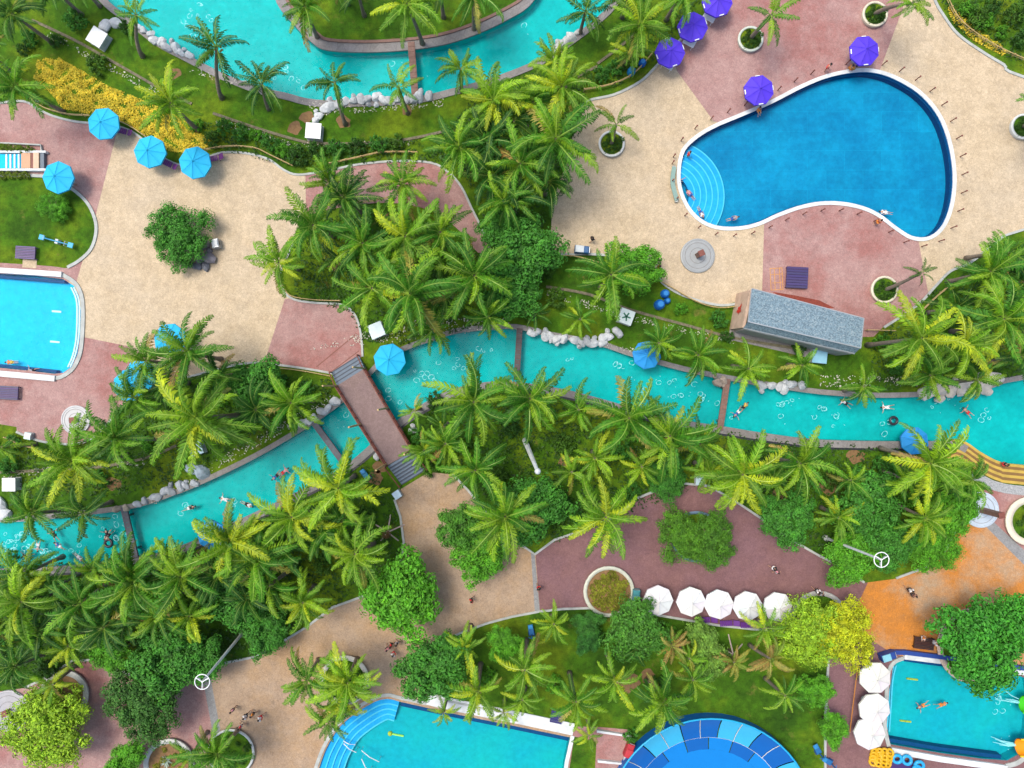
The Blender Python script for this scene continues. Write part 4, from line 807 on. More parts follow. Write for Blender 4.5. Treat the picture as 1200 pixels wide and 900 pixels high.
for s in (0, 1):
    MB().tube([bridge_pt(i / 10, s, ZB + .95 + .18 * math.sin(math.pi * i / 10)) for i in range(11)], .07, 6).build('handrail', M['redwood'], root)
    MB().tube([bridge_pt(i / 10, s, ZB + .5 + .18 * math.sin(math.pi * i / 10)) for i in range(11)], .05, 5).build('rail', M['redwood'], root)
    for i in range(11): MB().tube([bridge_pt(i / 10, s, ZB - .2), bridge_pt(i / 10, s, ZB + 1.02 + .18 * math.sin(math.pi * i / 10))], .07, 5).build('baluster', M['redwood'], root)
    MB().tube([bridge_pt(i / 10, s, ZB - .05 + .18 * math.sin(math.pi * i / 10)) for i in range(11)], .13, 4).build('edge_beam', M['redwood'], root)
    for u in (0, .48, .98):
        MB().tube([bridge_pt(u, s, ZB - .1), bridge_pt(u, s, ZB + 5.4)], [.11, .09], 6).build('lamp_pole', M['bamboo'], root)
    MB().box(bridge_pt(.28, .08 + .84 * s, .0), (.5, .5, 2.2), .5).build('pier', M['bank'], root); MB().box(bridge_pt(.74, .08 + .84 * s, .0), (.5, .5, 2.2), .5).build('pier', M['bank'], root)
stm = plain('blue_grey_step', (.11, .16, .22), .6, .2, 3); std = plain('dark_step_nosing', (.035, .05, .075), .6)
wd = (B_ - A).length; ang = math.atan2((B_ - A).y, (B_ - A).x)
for (mid, dr, ns, rise) in (((A + B_) / 2, -1, 4, ZB / 4), ((C_ + D_) / 2, 1, 7, ZB / 7)):
    run = .36 if dr > 0 else .42
    for k in range(ns):
        z = ZB - rise * (k + .5); c = mid + ax * dr * (run * (k + .5)) - o; w2 = wd if dr < 0 else (C_ - D_).length
        MB().box((c.x, c.y, z / 2), (w2, run * .99, z), ang, 0, .02).build('stair_step', stm, root)
        c2 = c + ax * dr * run * .36; MB().box((c2.x, c2.y, z + .008), (w2 * .985, run * .3, .016), ang).build('step_nosing', std, root)
    for s in (-1, 1):
        e0 = mid + sd_ * s * wd * .5 - o; e1 = e0 + ax * dr * run * ns
        MB().tube([(e0.x, e0.y, ZB + .95), (e1.x, e1.y, .95)], .06, 6).build('handrail', M['redwood'], root)
        for q, zz in ((e0, ZB), (e1, 0)): MB().tube([(q.x, q.y, max(0, zz - .2)), (q.x, q.y, zz + 1)], .07, 5).build('baluster', M['redwood'], root)
# narrow crossings over the river
def crossing(a, b, wpx, mat, label, rail=True):
    A_, B2 = G(a), G(b); d = B2 - A_; L_ = d.length; an = math.atan2(d.y, d.x); root = empty('river_crossing', A_, an, label, 'footway', 'narrow river crossings'); w_ = wpx / S
    for k in range(int(L_ / .55)): MB().box(((k + .5) * .55, 0, .22), (.53, w_, .08), 0, 0, .01).build('plank', mat, root)
    for s in (-1, 1):
        MB().box((L_ / 2, s * w_ * .42, .1), (L_, .1, .16)).build('beam', mat, root)
    for s in (.18, .82): MB().box((L_ * s, 0, -.45), (.2, w_ * .7, 1.1)).build('pier', M['bank'], root)
crossing((482,50), (487,117), 8, M['wood'], 'brown plank crossing over the upper river'); crossing((609,385), (605,448), 7, plain('dark_beam', (.09, .07, .07), .7, .3), 'dark crossbeam over the river beside white boulders')
crossing((852,444), (843,504), 7, M['wood'], 'narrow plank footway over the river near brownish boulders'); gm = plain('grey_beam', (.11, .11, .13), .7, .3); crossing((146,594), (160,654), 7.5, gm, 'slanted grey crossbeam over the river below west bank'); crossing((366,492), (405,545), 7, gm, 'grey crossbeam near the footbridge')
# ---------------------------------------------------------------- grey roofed building
ZR = 3.9
ra, rb_, rc, rd = W(882,338,ZR), W(1014,373,ZR), W(1004,414,ZR), W(873,384,ZR); c = (ra + rb_ + rc + rd) / 4; root = empty('shingle_building', (c.x, c.y, 0), 0, 'low building with blue grey shingle roof and painted gable wall', 'building'); o = root.location.copy()
roofm, N_, L_, b_ = new_mat('grey_shingles'); g_ = N_.new('ShaderNodeNewGeometry'); vo = N_.new('ShaderNodeTexVoronoi'); vo.inputs['Scale'].default_value = 9; L_.new(g_.outputs['Position'], vo.inputs['Vector'])
rr_ = ramp(N_, [(0, (.09, .14, .17)), (.4, (.135, .205, .25)), (.75, (.17, .26, .305)), (1, (.25, .31, .33))]); sp_ = N_.new('ShaderNodeSeparateColor'); L_.new(vo.outputs['Color'], sp_.inputs[0]); L_.new(sp_.outputs[0], rr_.inputs[0]); L_.new(rr_.outputs[0], b_.inputs['Base Color']); b_.inputs['Roughness'].default_value = .8; bump(N_, L_, b_, vo.outputs['Distance'], .5, .03)
P0, P1, P2, P3 = [q - o for q in (ra, rb_, rc, rd)]
dz = Vector((0, 0, .55)); lo = Vector((0, 0, -.45))
k0 = P3.lerp(P0, .14); k1 = P2.lerp(P1, .14)          # ridge line near the river side
v = [P0 - Vector((0, 0, .25)), P1 - Vector((0, 0, .25)), k1 + dz, k0 + dz, P2 + lo, P3 + lo]
MB().add(v, [(0, 3, 2, 1), (3, 5, 4, 2)]).add([q - Vector((0, 0, .14)) for q in v], [(0, 1, 2, 3), (3, 2, 4, 5)]).build('roof', roofm, root)
for k in range(1, 12):
    t_ = k / 12; MB().tube([v[0].lerp(v[3], t_) + Vector((0, 0, .005)), v[1].lerp(v[2], t_) + Vector((0, 0, .005))], .022, 4).build('shingle_course', roofm, root)
MB().tube([k0 + dz, k1 + dz], .07, 6).build('ridge_cap', M['metal'], root)
MB().tube([v[0], v[1]], .06, 5).build('fascia', M['metal'], root); MB().tube([v[0], v[3]], .05, 5).build('fascia', M['metal'], root); MB().tube([v[1], v[2]], .05, 5).build('fascia', M['metal'], root); MB().tube([v[5], v[4]], .09, 5).build('gutter', M['metal'], root)
sc_ = .965; W0, W1, W2, W3 = [Vector((q.x * sc_, q.y * sc_, 0)) for q in (P0, P1, P2, P3)]; wallm = plain('wall_render', (.34, .33, .32), .8, .2, 1.5); gabm = plain('gable_render', (.55, .40, .30), .8, .3, 1.2)
for nm, a, b, mt, zt in (('wall', W0, W1, wallm, (3.5, 3.5)), ('wall', W1, W2, wallm, (3.5, 3.3)), ('wall', W2, W3, wallm, (3.3, 3.3))):
    d = (b - a).normalized(); nn = Vector((d.y, -d.x, 0)) * -.18
    MB().add([a, b, b + nn, a + nn, a + Vector((0, 0, zt[0])), b + Vector((0, 0, zt[1])), b + nn + Vector((0, 0, zt[1])), a + nn + Vector((0, 0, zt[0]))], [(0, 1, 2, 3), (4, 7, 6, 5), (0, 4, 5, 1), (1, 5, 6, 2), (2, 6, 7, 3), (3, 7, 4, 0)]).build(nm, mt, root)
gd = (W3 - W0).normalized(); gn = Vector((gd.y, -gd.x, 0)); gn = gn if gn.dot(W0) > 0 else -gn; ga, gb = W0 + gn * .0, W3 + gn * .0; out = gn * .35
gw = MB().add([ga + out * 1.6, gb + out * 1.6, gb, ga, ga + out * .8 + Vector((0, 0, 3.4)), gb + out * .8 + Vector((0, 0, 3.3)), gb + Vector((0, 0, 3.3)), ga + Vector((0, 0, 3.4))], [(0, 1, 2, 3), (4, 7, 6, 5), (0, 4, 5, 1), (1, 5, 6, 2), (2, 6, 7, 3), (3, 7, 4, 0)]).build('gable_wall', gabm, root)
mid_ = (ga + gb) / 2 + out * 1.25 + Vector((0, 0, 1.75)); fm_ = MB()
slope_n = (Vector((0, 0, .8 * .35)) + gn * 3.4).normalized(); t1 = gd; t2 = slope_n.cross(t1)
for k in range(5):
    a = k * 1.2566; d_ = t1 * math.cos(a) + t2 * math.sin(a); s_ = slope_n.cross(d_); p0 = mid_ + slope_n * .06
    fm_.add([p0, p0 + d_ * (.25 + .1 * (k % 2)) + s_ * .2, p0 + d_ * (.45 + .2 * (k % 3)), p0 + d_ * .3 - s_ * .2], [(0, 1, 2, 3)])
fm_.build('painted_flower', plain('red_paint', (.55, .03, .02), .6), root)
for k in range(3):
    q = W2.lerp(W3, .25 + .25 * k); d = (W3 - W2).normalized(); MB().box((q.x, q.y, 1.6), (1.2, .26, 1.1), math.atan2(d.y, d.x)).build('window', M['navy'], root)
tag(strip('concrete_apron', gpath([(855,388),(900,398),(960,412)]), -.9, .5, -.02, .05, M['bank']), kind='structure')
# painted markings beside the daybed
root = empty('ground_marking', G((910, 327), .034), .05, 'faded orange painted lines on pink paving left of square daybed', 'marking'); mk = plain('orange_line_paint', (.62, .30, .08), .8, .4, 3)
for x, y, a, b in ((-.65, 0, .07, 2.4), (-.2, 0, .07, 2.4), (.35, 0, .07, 2.4), (.62, 0, .07, 2.4), (0, 1.15, 1.3, .07), (0, .5, 1.3, .06), (0, -1.15, 1.3, .07), (0, -.4, 1.0, .06)): MB().box((x, y, .002 + .001 * (a > b)), (a, b, .004)).build('painted_line', mk, root)
# ---------------------------------------------------------------- planters
def planter(px, py, rpx, label, col, fill='lawn', h=.5, wall=.24, name='round_planter'):
    root = empty(name, G((px, py), .02), 0, label, 'planter', None); r_ = rpx / S
    MB().lathe([(r_ * .93, 0), (r_, h - .06), (r_ * .98, h), (r_ - wall, h), (r_ - wall, h - .15)], 28).build('ring_wall', M['paint'], root, True, color=col)
    MB().lathe([(0, h - .12), (r_ - wall + .01, h - .12)], 28).build('soil', M['soil'] if fill == 'soil' else M['lawn'], root)
    nt_ = 34 if fill == 'soil' and rpx == 30 and py < 700 else 9
    for k in range(nt_):
        a = k * 2.4; q = (r_ - wall) * .85 * math.sqrt((k + .5) / nt_)
        link('leaf_tuft', ball, root, (math.cos(a) * q, math.sin(a) * q, h - .05), (0, 0, k), .28 + .1 * (k % 3), (.27, .30, .03) if fill == 'soil' else (.05, .14, .012))
    return root
CR = (.62, .58, .44); GYW = (.6, .63, .6)
planter(716,170,15.5,'white round planter on beige paving next to the grove',GYW); planter(878,48,15,'greenish white round planter on pink paving above lone purple umbrella',(.52,.58,.5)); planter(1023,19,15,'cream round planter at the joint of pink and beige paving',CR); planter(1196,150,15,'white round planter at the beige plaza edge',GYW); planter(1034,340,16,'cream round planter on pink paving near grey building',CR)
planter(713,692,30,'wide cream ring planter full of yellow flowers on mauve plaza',(.5,.52,.42),'soil',.45,.4); planter(1204,610,29,'wide cream ring planter on pink paving by pale blue disc',(.68,.62,.48),'lawn',.45,.7); planter(78,812,29,'grey ring planter with bare soil on pink paving beside yellow green tree',(.4,.42,.4),'soil',.45,.6); planter(200,893,30,'pale ring planter with agave on lower pink paving',(.48,.5,.46),'soil',.45,.55)
planter(815,628,30,'blue ringed planter holding feathery trees on mauve plaza',(.12,.2,.3),'lawn',.4,.3); planter(405,795,29,'cream half hidden ring planter beside the stepped pool',(.6,.58,.5),'lawn',.45,.5); planter(1140,755,45,'large pink cream ring planter under the big dark tree',(.55,.42,.32),'lawn',.45,.6); planter(958,725,34,'grey ring planter under the golden tree',(.42,.42,.4),'lawn',.4,.5); planter(272,880,28,'pale kerbed planter bed with palms at the tan plaza edge',(.5,.53,.5),'lawn',.4,.25)
# agave in the soil ring
def agave(px, py, r_, label):
    root = empty('agave', G((px, py), .33), 0, label, 'plant', None)
    lm = mesh('leaf', [(0, -.07, 0), (0, .07, 0), (.5, .1, .28), (.5, -.1, .28), (1, 0, .35)], [(0, 1, 2, 3), (3, 2, 4)], M['leaf'])
    for k in range(15): link('leaf', lm, root, None, (rng.uniform(-.2, .2), rng.uniform(-.5, .15), k * 2.4), r_ * rng.uniform(.8, 1.1), (.30, .40, .34))
agave(198, 890, .85, 'pale grey agave rosette in the soil ring planter'); agave(85, 815, .6, 'small grey agave in the ring planter by yellow green tree')
# concrete discs with a post
def disc(px, py, rpx, label, col, post, pang):
    root = empty('round_plinth', G((px, py), .02), 0, label, 'plinth', None); r_ = rpx / S
    MB().lathe([(r_, 0), (r_, .22), (r_ - .15, .26), (r_ - .2, .22), (0, .24)], 32).build('slab', M['paint'], root, False, color=col)
    for q_ in (.45, .75): MB().torus((0, 0, .236), r_ * q_, .02, 28, 4).build('joint', M['bank'], root)
    MB().box((0, 0, .24 + post / 2), (.5, .5, post), pang, 0, .03).build('post', M['wood'], root); MB().box((0, 0, .27 + post), (.62, .62, .1), pang, 0, .02).build('post_cap', M['redwood'], root)
disc(817,300,20,'round grey concrete plinth with a short brown post below kidney pool',(.29,.31,.31),1.4,.4); disc(1148,597,21,'pale blue grey concrete disc with brown post by orange paving',(.45,.53,.60),3.0,.2); disc(90,492,17,'pale stone ring plinth on pink paving under palms',(.45,.46,.46),.5,.1); disc(12,832,24,'grey concrete disc at the edge of lower pink paving',(.36,.36,.38),.6,.3)
# ---------------------------------------------------------------- ring lamp masts and lamp post
def mast(base, top, h, label):
    b = G(base); t = W(*top, h); root = empty('ring_lamp_mast', b, 0, label, 'lamp mast', 'ring lamp masts'); d = t - b
    MB().tube([(0, 0, 0), d * .5, d], [.16, .13, .10], 8).build('pole', M['coping'], root); MB().lathe([(0, .4), (.3, .38), (.32, 0)], 10).build('foot', M['kerb'], root)
    MB().torus(d, .68, .045, 24, 6).build('ring', M['white'], root, True)
    for k in range(3):
        a = k * 2.094 + .5; e = d + Vector((math.cos(a) * .72, math.sin(a) * .72, 0)); MB().tube([d, e], .04, 5).build('spoke', M['white'], root)
        MB().box(d + Vector((math.cos(a) * .4, math.sin(a) * .4, -.12)), (.3, .16, .12), a, 0, .02).build('lamp_head', M['metal'], root)
mast((285,741), (237,799), 10.8, 'white mast with three spoked ring at corner of tan path'); mast((967,630), (1033,656), 10.8, 'white mast with three spoked ring in garden by mauve plaza')
b = G((615, 516)); t = W(630, 552, 9.5); root = empty('leaning_lamp_post', b, 0, 'white leaning post with globe lamp on the central grove lawn', 'lamp post'); d = t - b
MB().tube([(0, 0, 0), d * .5, d], [.3, .24, .17], 8).build('pole', M['coping'], root); MB().lathe([(0, -.3), (.2, -.22), (.3, 0), (.2, .22), (0, .3)], 12, 0, d + Vector((0, 0, .2))).build('globe', M['coping'], root, True)
# ---------------------------------------------------------------- pool side bollards round the kidney pool
out_ = offset(kidney, -.95, True); out_.append(out_[0]); rb = MB().tube([(0, 0, 0), (0, 0, .95)], .055, 6).me('bollard_post', M['redwood']); rc_ = MB().lathe([(0, 1.02), (.09, 1.0), (.1, .92), (.06, .9)], 8).me('bollard_cap', M['redwood'])
for p, t in along(out_, 1.95, .5):
    root = empty('rail_post', (p.x, p.y, .03), 0, 'short reddish post standing round the kidney pool rim', 'post', 'posts round the kidney pool'); link('shaft', rb, root); link('cap', rc_, root)
root = empty('pool_bench', G((790, 215), .03), 0, 'low curved green bench outside the kidney pool rim', 'bench'); o = root.location.copy()
bp_ = [q - o for q in gpath([(789,197),(787,215),(792,236)])]; q = strip('seat', [Vector((p.x, p.y, 0)) for p in bp_], -.22, .22, .35, .45, plain('green_bench', (.2, .32, .28)), False, root)
for i in (0, 4, 8): MB().box((bp_[i].x, bp_[i].y, .17), (.3, .3, .35)).build('leg', M['kerb'], root)
# ---------------------------------------------------------------- checkered blue bowl
cz = G((829.5, 954.5)); root = empty('water_bowl', cz, 0, 'round blue checkered water slide bowl with ring of wall panels', 'water bowl'); r0, r1, r2 = 78 / S, 92 / S, 119 / S
NB = 30
def sector(ra_, za, rb2, zb, a0, a1, n=4, g=.006, bow=0):
    v = []; f = []
    for i in range(n + 1):
        a = a0 + g + (a1 - a0 - 2 * g) * i / n
        for t in (0, .33, .67, 1):
            r_ = ra_ + (rb2 - ra_) * t; v.append((r_ * math.cos(a), r_ * math.sin(a), za + (zb - za) * t ** 1.8 + bow * math.sin(math.pi * t)))
    for i in range(n):
        for k in range(3): f.append((i*4 + k, i*4 + k + 1, i*4 + 5 + k, i*4 + 4 + k))
    return v, f
DB, LB, CYB, MB_ = (.006, .10, .36), (.015, .19, .6), (.04, .36, .58), (.006, .18, .52)
for k in range(NB):
    a0, a1 = 2 * math.pi * k / NB, 2 * math.pi * (k + 1) / NB; v, f = sector(r1 + .05, .34, r2, 1.25, a0, a1)
    MB().add(v, f).build('wall_panel', M['vinyl'], root, True, color=((DB, DB, CYB, CYB)[(k + 1) % 4]))
    if k % 2 == 0:
        MB().tube([((r1 + (r2 - r1) * t) * math.cos(a0), (r1 + (r2 - r1) * t) * math.sin(a0), .36 + .9 * t ** 1.8) for t in (0, .33, .67, 1)], .035, 4).build('seam_strip', M['coping'], root)
for k in range(20):
    a0, a1 = 2 * math.pi * k / 20, 2 * math.pi * (k + 1) / 20; v, f = sector(r0, .25, r1, .30, a0, a1); MB().add(v, f).build('floor_panel', M['vinyl'], root, color=(DB if k % 2 else MB_))
MB().lathe([(r0, .245), (r0 * .5, .2), (0, .18)], 48).build('bowl_floor', M['vinyl'], root, True, color=MB_)
MB().torus((0, 0, 1.27), r2, .1, 60, 6).build('rim', M['vinyl'], root, True, color=(.02, .35, .62)); MB().lathe([(r2 + .02, 1.25), (r2 + .05, 0)], 48).build('outer_skin', M['vinyl'], root, True, color=DB)
MB().lathe([(r1 + .05, .335), (r1 - .01, .29)], 48).build('inner_edge', M['coping'], root)
# ---------------------------------------------------------------- plunge pool on the pink paving
root = empty('plunge_pool', G((20, 190), .03), 0, 'small blue stepped plunge pool with tan deck end', 'plunge pool')
MB().box((-1.2, 0, .22), (5.6, 1.5, .06)).build('water_floor', M['f_left'], root)
for s in (-1, 1): MB().box((-.3, s * .95, .25), (7.4, .24, .5), 0, 0, .02).build('side_wall', M['coping'], root)
for k in range(4): MB().box((-.9 + k * .45, 0, .28 + .02 * k), (.16, 1.45, .06)).build('step', M['white'], root)
MB().box((1.3, 0, .3), (1.0, 1.62, .42), 0, 0, .02).build('deck', plain('tan_deck', (.52, .30, .17)), root); MB().box((1.95, 0, .3), (.26, 1.62, .36)).build('bench', M['redwood'], root); MB().box((2.4, 0, .32), (.6, 1.64, .44), 0, 0, .02).build('deck', plain('peach_deck', (.6, .42, .28)), root)
MB().box((2.95, 0, .2), (.42, 1.7, .4), 0, 0, .02).build('end_box', plain('slate_box', (.12, .16, .2)), root)
for y, w_ in ((1.75, 8.2), (-1.4, 0)):
    if w_: strip('planting_kerb', [Vector((-4.5, 2.1, 0)), Vector((2.7, 1.75, 0)), Vector((2.8, 1.05, 0))], -.07, .07, 0, .3, M['kerb'], False, root)
# ---------------------------------------------------------------- small outdoor things
root = empty('litter_bin', G((256, 287), .03), .2, 'grey and white litter bin beside the plaza rocks', 'bin'); MB().box((0, 0, .45), (.75, .95, .9), 0, 0, .06).build('body', M['metal'], root); MB().box((0, 0, .93), (.6, .7, .08), 0, 0, .03).build('lid', M['coping'], root); MB().box((.39, 0, .6), (.02, .5, .2)).build('slot', M['rubber'], root)
def seesaw(px, py, ang, label):
    root = empty('seesaw', G((px, py)), ang, label, 'seesaw'); c_ = (.01, .26, .45)
    MB().tube([(-1.7, 0, .5), (1.7, 0, .62)], .07, 6).build('beam', M['paint'], root, color=c_); MB().box((0, 0, .28), (.35, .5, .56), 0, 0, .03).build('pivot', M['paint'], root, color=(.5, .55, .55))
    for s in (-1, 1):
        MB().box((s * 1.6, 0, .6 + s * .05), (.6, .55, .08), 0, 0, .03).build('seat', M['paint'], root, color=(.02, .36, .55)); MB().tube([(s * 1.2, -.25, .58), (s * 1.15, -.25, .95), (s * 1.15, .25, .95), (s * 1.2, .25, .58)], .03, 5).build('handle', M['metal'], root)
seesaw(70, 284, -.27, 'blue seesaw on the small lawn above corner pool')
def exercise(px, py, ang, label, col=(.01, .12, .32)):
    root = empty('exercise_stand', G((px, py)), ang, label, 'exercise machine', 'blue exercise machines')
    MB().tube([(0, 0, 0), (0, 0, 1.5)], .08, 8).build('post', M['paint'], root, color=col); MB().box((0, 0, .06), (.7, .5, .12), 0, 0, .02).build('base_plate', M['paint'], root, color=(.01, .05, .16))
    MB().box((0, .5, .5), (.55, 1.0, .1), 0, 0, .03).build('step_board', M['paint'], root, color=col); MB().tube([(-.35, .1, 1.35), (0, 0, 1.5), (.35, .1, 1.35)], .045, 6).build('handlebar', M['paint'], root, color=col); MB().box((0, .9, .62), (.5, .45, .14), 0, 0, .04).build('seat', M['paint'], root, color=(.02, .2, .45))
exercise(623, 742, .15, 'blue exercise machine standing on the lower lawn'); exercise(972, 892, 1.0, 'dark blue exercise machine beside mauve path near the bowl'); exercise(432, 560, .6, 'faded blue exercise machine on the lawn under the bridge', (.02, .22, .35)); exercise(958, 880, .5, 'blue exercise machine on lawn edge by bowl')
def barrel(px, py, label, h=1.1, r_=.42, col=(.01, .10, .36)):
    root = empty('blue_barrel', G((px, py)), 0, label, 'barrel', 'blue barrels in the bed'); MB().lathe([(r_ * .9, 0), (r_, h * .2), (r_ * 1.02, h * .5), (r_, h * .8), (r_ * .85, h), (0, h)], 16).build('drum', M['vinyl'], root, True, color=col)
    MB().lathe([(0, h + .1), (r_ * .6, h + .09), (r_ * .66, h)], 14).build('lid', M['vinyl'], root, color=(.03, .2, .5))
    for z in (.3, .7): MB().torus((0, 0, h * z), r_ * 1.02, .03, 16, 5).build('hoop', M['vinyl'], root, color=col)
barrel(771, 358, 'tall shiny blue barrel in the bed below kidney pool plaza', 1.4, .5); barrel(778, 345, 'blue barrel by the bamboo fence', 1.0); barrel(781, 353, 'small blue barrel behind the others', .7, .3); barrel(739, 86, 'pale blue barrel inside the fence near purple umbrellas', .9, .4, (.02, .22, .5)); barrel(752, 76, 'dark blue barrel inside the fence near purple umbrellas', .8, .35)
def bin_(px, py, ang, label, col, top):
    root = empty('wheeled_bin', G((px, py), .03), ang, label, 'bin'); MB().box((0, 0, .5), (1.5, .75, .9), 0, 0, .08).build('body', M['paint'], root, color=col); MB().box((-.25, 0, 1.0), (.9, .72, .1), 0, 0, .03).build('lid', M['paint'], root, color=top); MB().tube([(.8, -.3, .9), (.8, .3, .9)], .03, 5).build('handle', M['metal'], root)
bin_(681, 294, -.1, 'blue wheeled container with pale lid at the beige plaza edge', (.02, .10, .25), (.5, .56, .58)); bin_(744, 697, 1.5, 'teal bin beside the yellow flower ring', (.05, .25, .28), (.15, .35, .36)); bin_(1036, 766, .3, 'blue chest at the corner of play pool wall', (.012, .05, .25), (.2, .5, .6)); bin_(736, 875, 1.2, 'red box between pool terrace and blue bowl', (.4, .02, .03), (.45, .03, .04))
# staked young trees
def staked(px, py, label, hh=2.6):
    root = empty('staked_tree', G((px, py)), .3, label, 'young tree', 'staked young trees'); MB().tube([(0, 0, 0), (.1, 0, hh)], [.12, .08], 7).build('trunk', M['bark'], root)
    for k in range(5): a = k * 1.2566; MB().tube([(math.cos(a) * 1.6, math.sin(a) * 1.5, 0), (.05, 0, hh * .62)], .07, 5).build('prop', plain('pale_prop', (.5, .4, .36), .8) if k == 0 and 'pale_prop' not in bpy.data.materials else bpy.data.materials['pale_prop'], root)
    for k in range(7): link('leaf_tuft', ball, root, (math.cos(k) * .3 + .1, math.sin(k * 2) * .3, hh + .05 * k), None, .22, (.16, .10, .04))
staked(457, 620, 'bare staked young tree with pale wooden props on the lawn by tan path'); staked(853, 760, 'staked young tree with props on the lower lawn by white umbrellas')
# swim rings by the play pool
def swim_ring(px, py, z, r1_, r2_, col, label, group, tl=0):
    o_ = tag(MB().torus((0, 0, 0), r1_, r2_, 18, 8).build('swim_ring', M['vinyl'], None, True, G((px, py), z), (tl, tl * .5, px), col), label, 'swim ring', group)
for i in range(4):
    for j in range(4): swim_ring(1022 + j * 5.2 + i * .6, 892 - i * 4.4, .2 + .12 * j, .34, .13, (.62, .36, .015), 'yellow swim ring in the overlapping pile under white umbrella', 'yellow swim rings', .35)
root = empty('ring_stand', G((1053, 897), .03), -.15, 'dark purple stand holding the blue swim rings', 'stand'); MB().box((0, 0, .35), (2.6, 1.5, .1), 0, 0, .02).build('shelf', M['paint'], root, color=(.05, .02, .12))
for x in (-1.2, 1.2):
    for y in (-.65, .65): MB().box((x, y, .15), (.12, .12, .32)).build('leg', M['paint'], root, color=(.03, .03, .2))
for i, (x, y) in enumerate(((1048, 886), (1059, 887), (1073, 893), (1070, 898))): swim_ring(x, y, .55 + .05 * i, .42, .17, (.03, .33, .62), 'pale blue swim ring lying on the purple stand', 'blue swim rings', .15)
# slide mouths pouring into the play pool
def slide(px, py, col, inner, label, ang):
    root = empty('water_slide', G((px, py), .03), ang, label, 'water slide'); r_ = .85; v = []; f = []
    for i in range(9):
        x = i * .55; zc = .25 + .02 * x * x
        for k in range(9): a = math.pi + math.pi * k / 8; v.append((x, r_ * math.cos(a), zc + r_ + r_ * math.sin(a)))
    for i in range(8):
        for k in range(8): f.append((i*9 + k, i*9 + k + 1, (i+1)*9 + k + 1, (i+1)*9 + k))
    MB().add(v, f).add([(q[0], q[1] * 1.07, q[2] - .07) for q in v], [t[::-1] for t in f]).build('chute', M['vinyl'], root, True, color=col)
    for s in (-1, 1): MB().tube([(i * .55, s * r_ * 1.03, .25 + .02 * (i * .55) ** 2 + r_) for i in range(9)], .1, 6).build('lip', M['vinyl'], root, True, color=inner)
    for x in (1.5, 3.6): MB().tube([(x, 0, -1.1 if x < .3 else 0), (x, 0, .3 + .02 * x * x)], .12, 8).build('support', M['metal'], root)
    m = MB(); rr = random.Random(int(py))
    for k in range(7):
        x0 = rr.uniform(-.2, .1); y0 = rr.uniform(-.25, .25); ln = rr.uniform(.6, 2.2); m.tube([(x0, y0, .3), (x0 - ln * .5, y0 * 1.5, .18), (x0 - ln, y0 * 2.2 + rr.uniform(-.2, .2), -.18)], [.04, .05, .02], 4)
    m.build('water_jet', M['foam'], root)
slide(1192, 820, (.06, .50, .02), (.10, .6, .03), 'green water slide mouth pouring into play pool', -.25); slide(1187, 870, (.75, .28, .015), (.8, .45, .01), 'orange water slide mouth pouring into play pool', -.05)
tag(sheet('red_weeds', ccw([G(p) for p in ((905,342),(930,346),(960,352),(978,361),(960,362),(920,352))]), [], .036, plain('rust_stain', (.25, .05, .03), .9, .5, 5)), kind='structure')
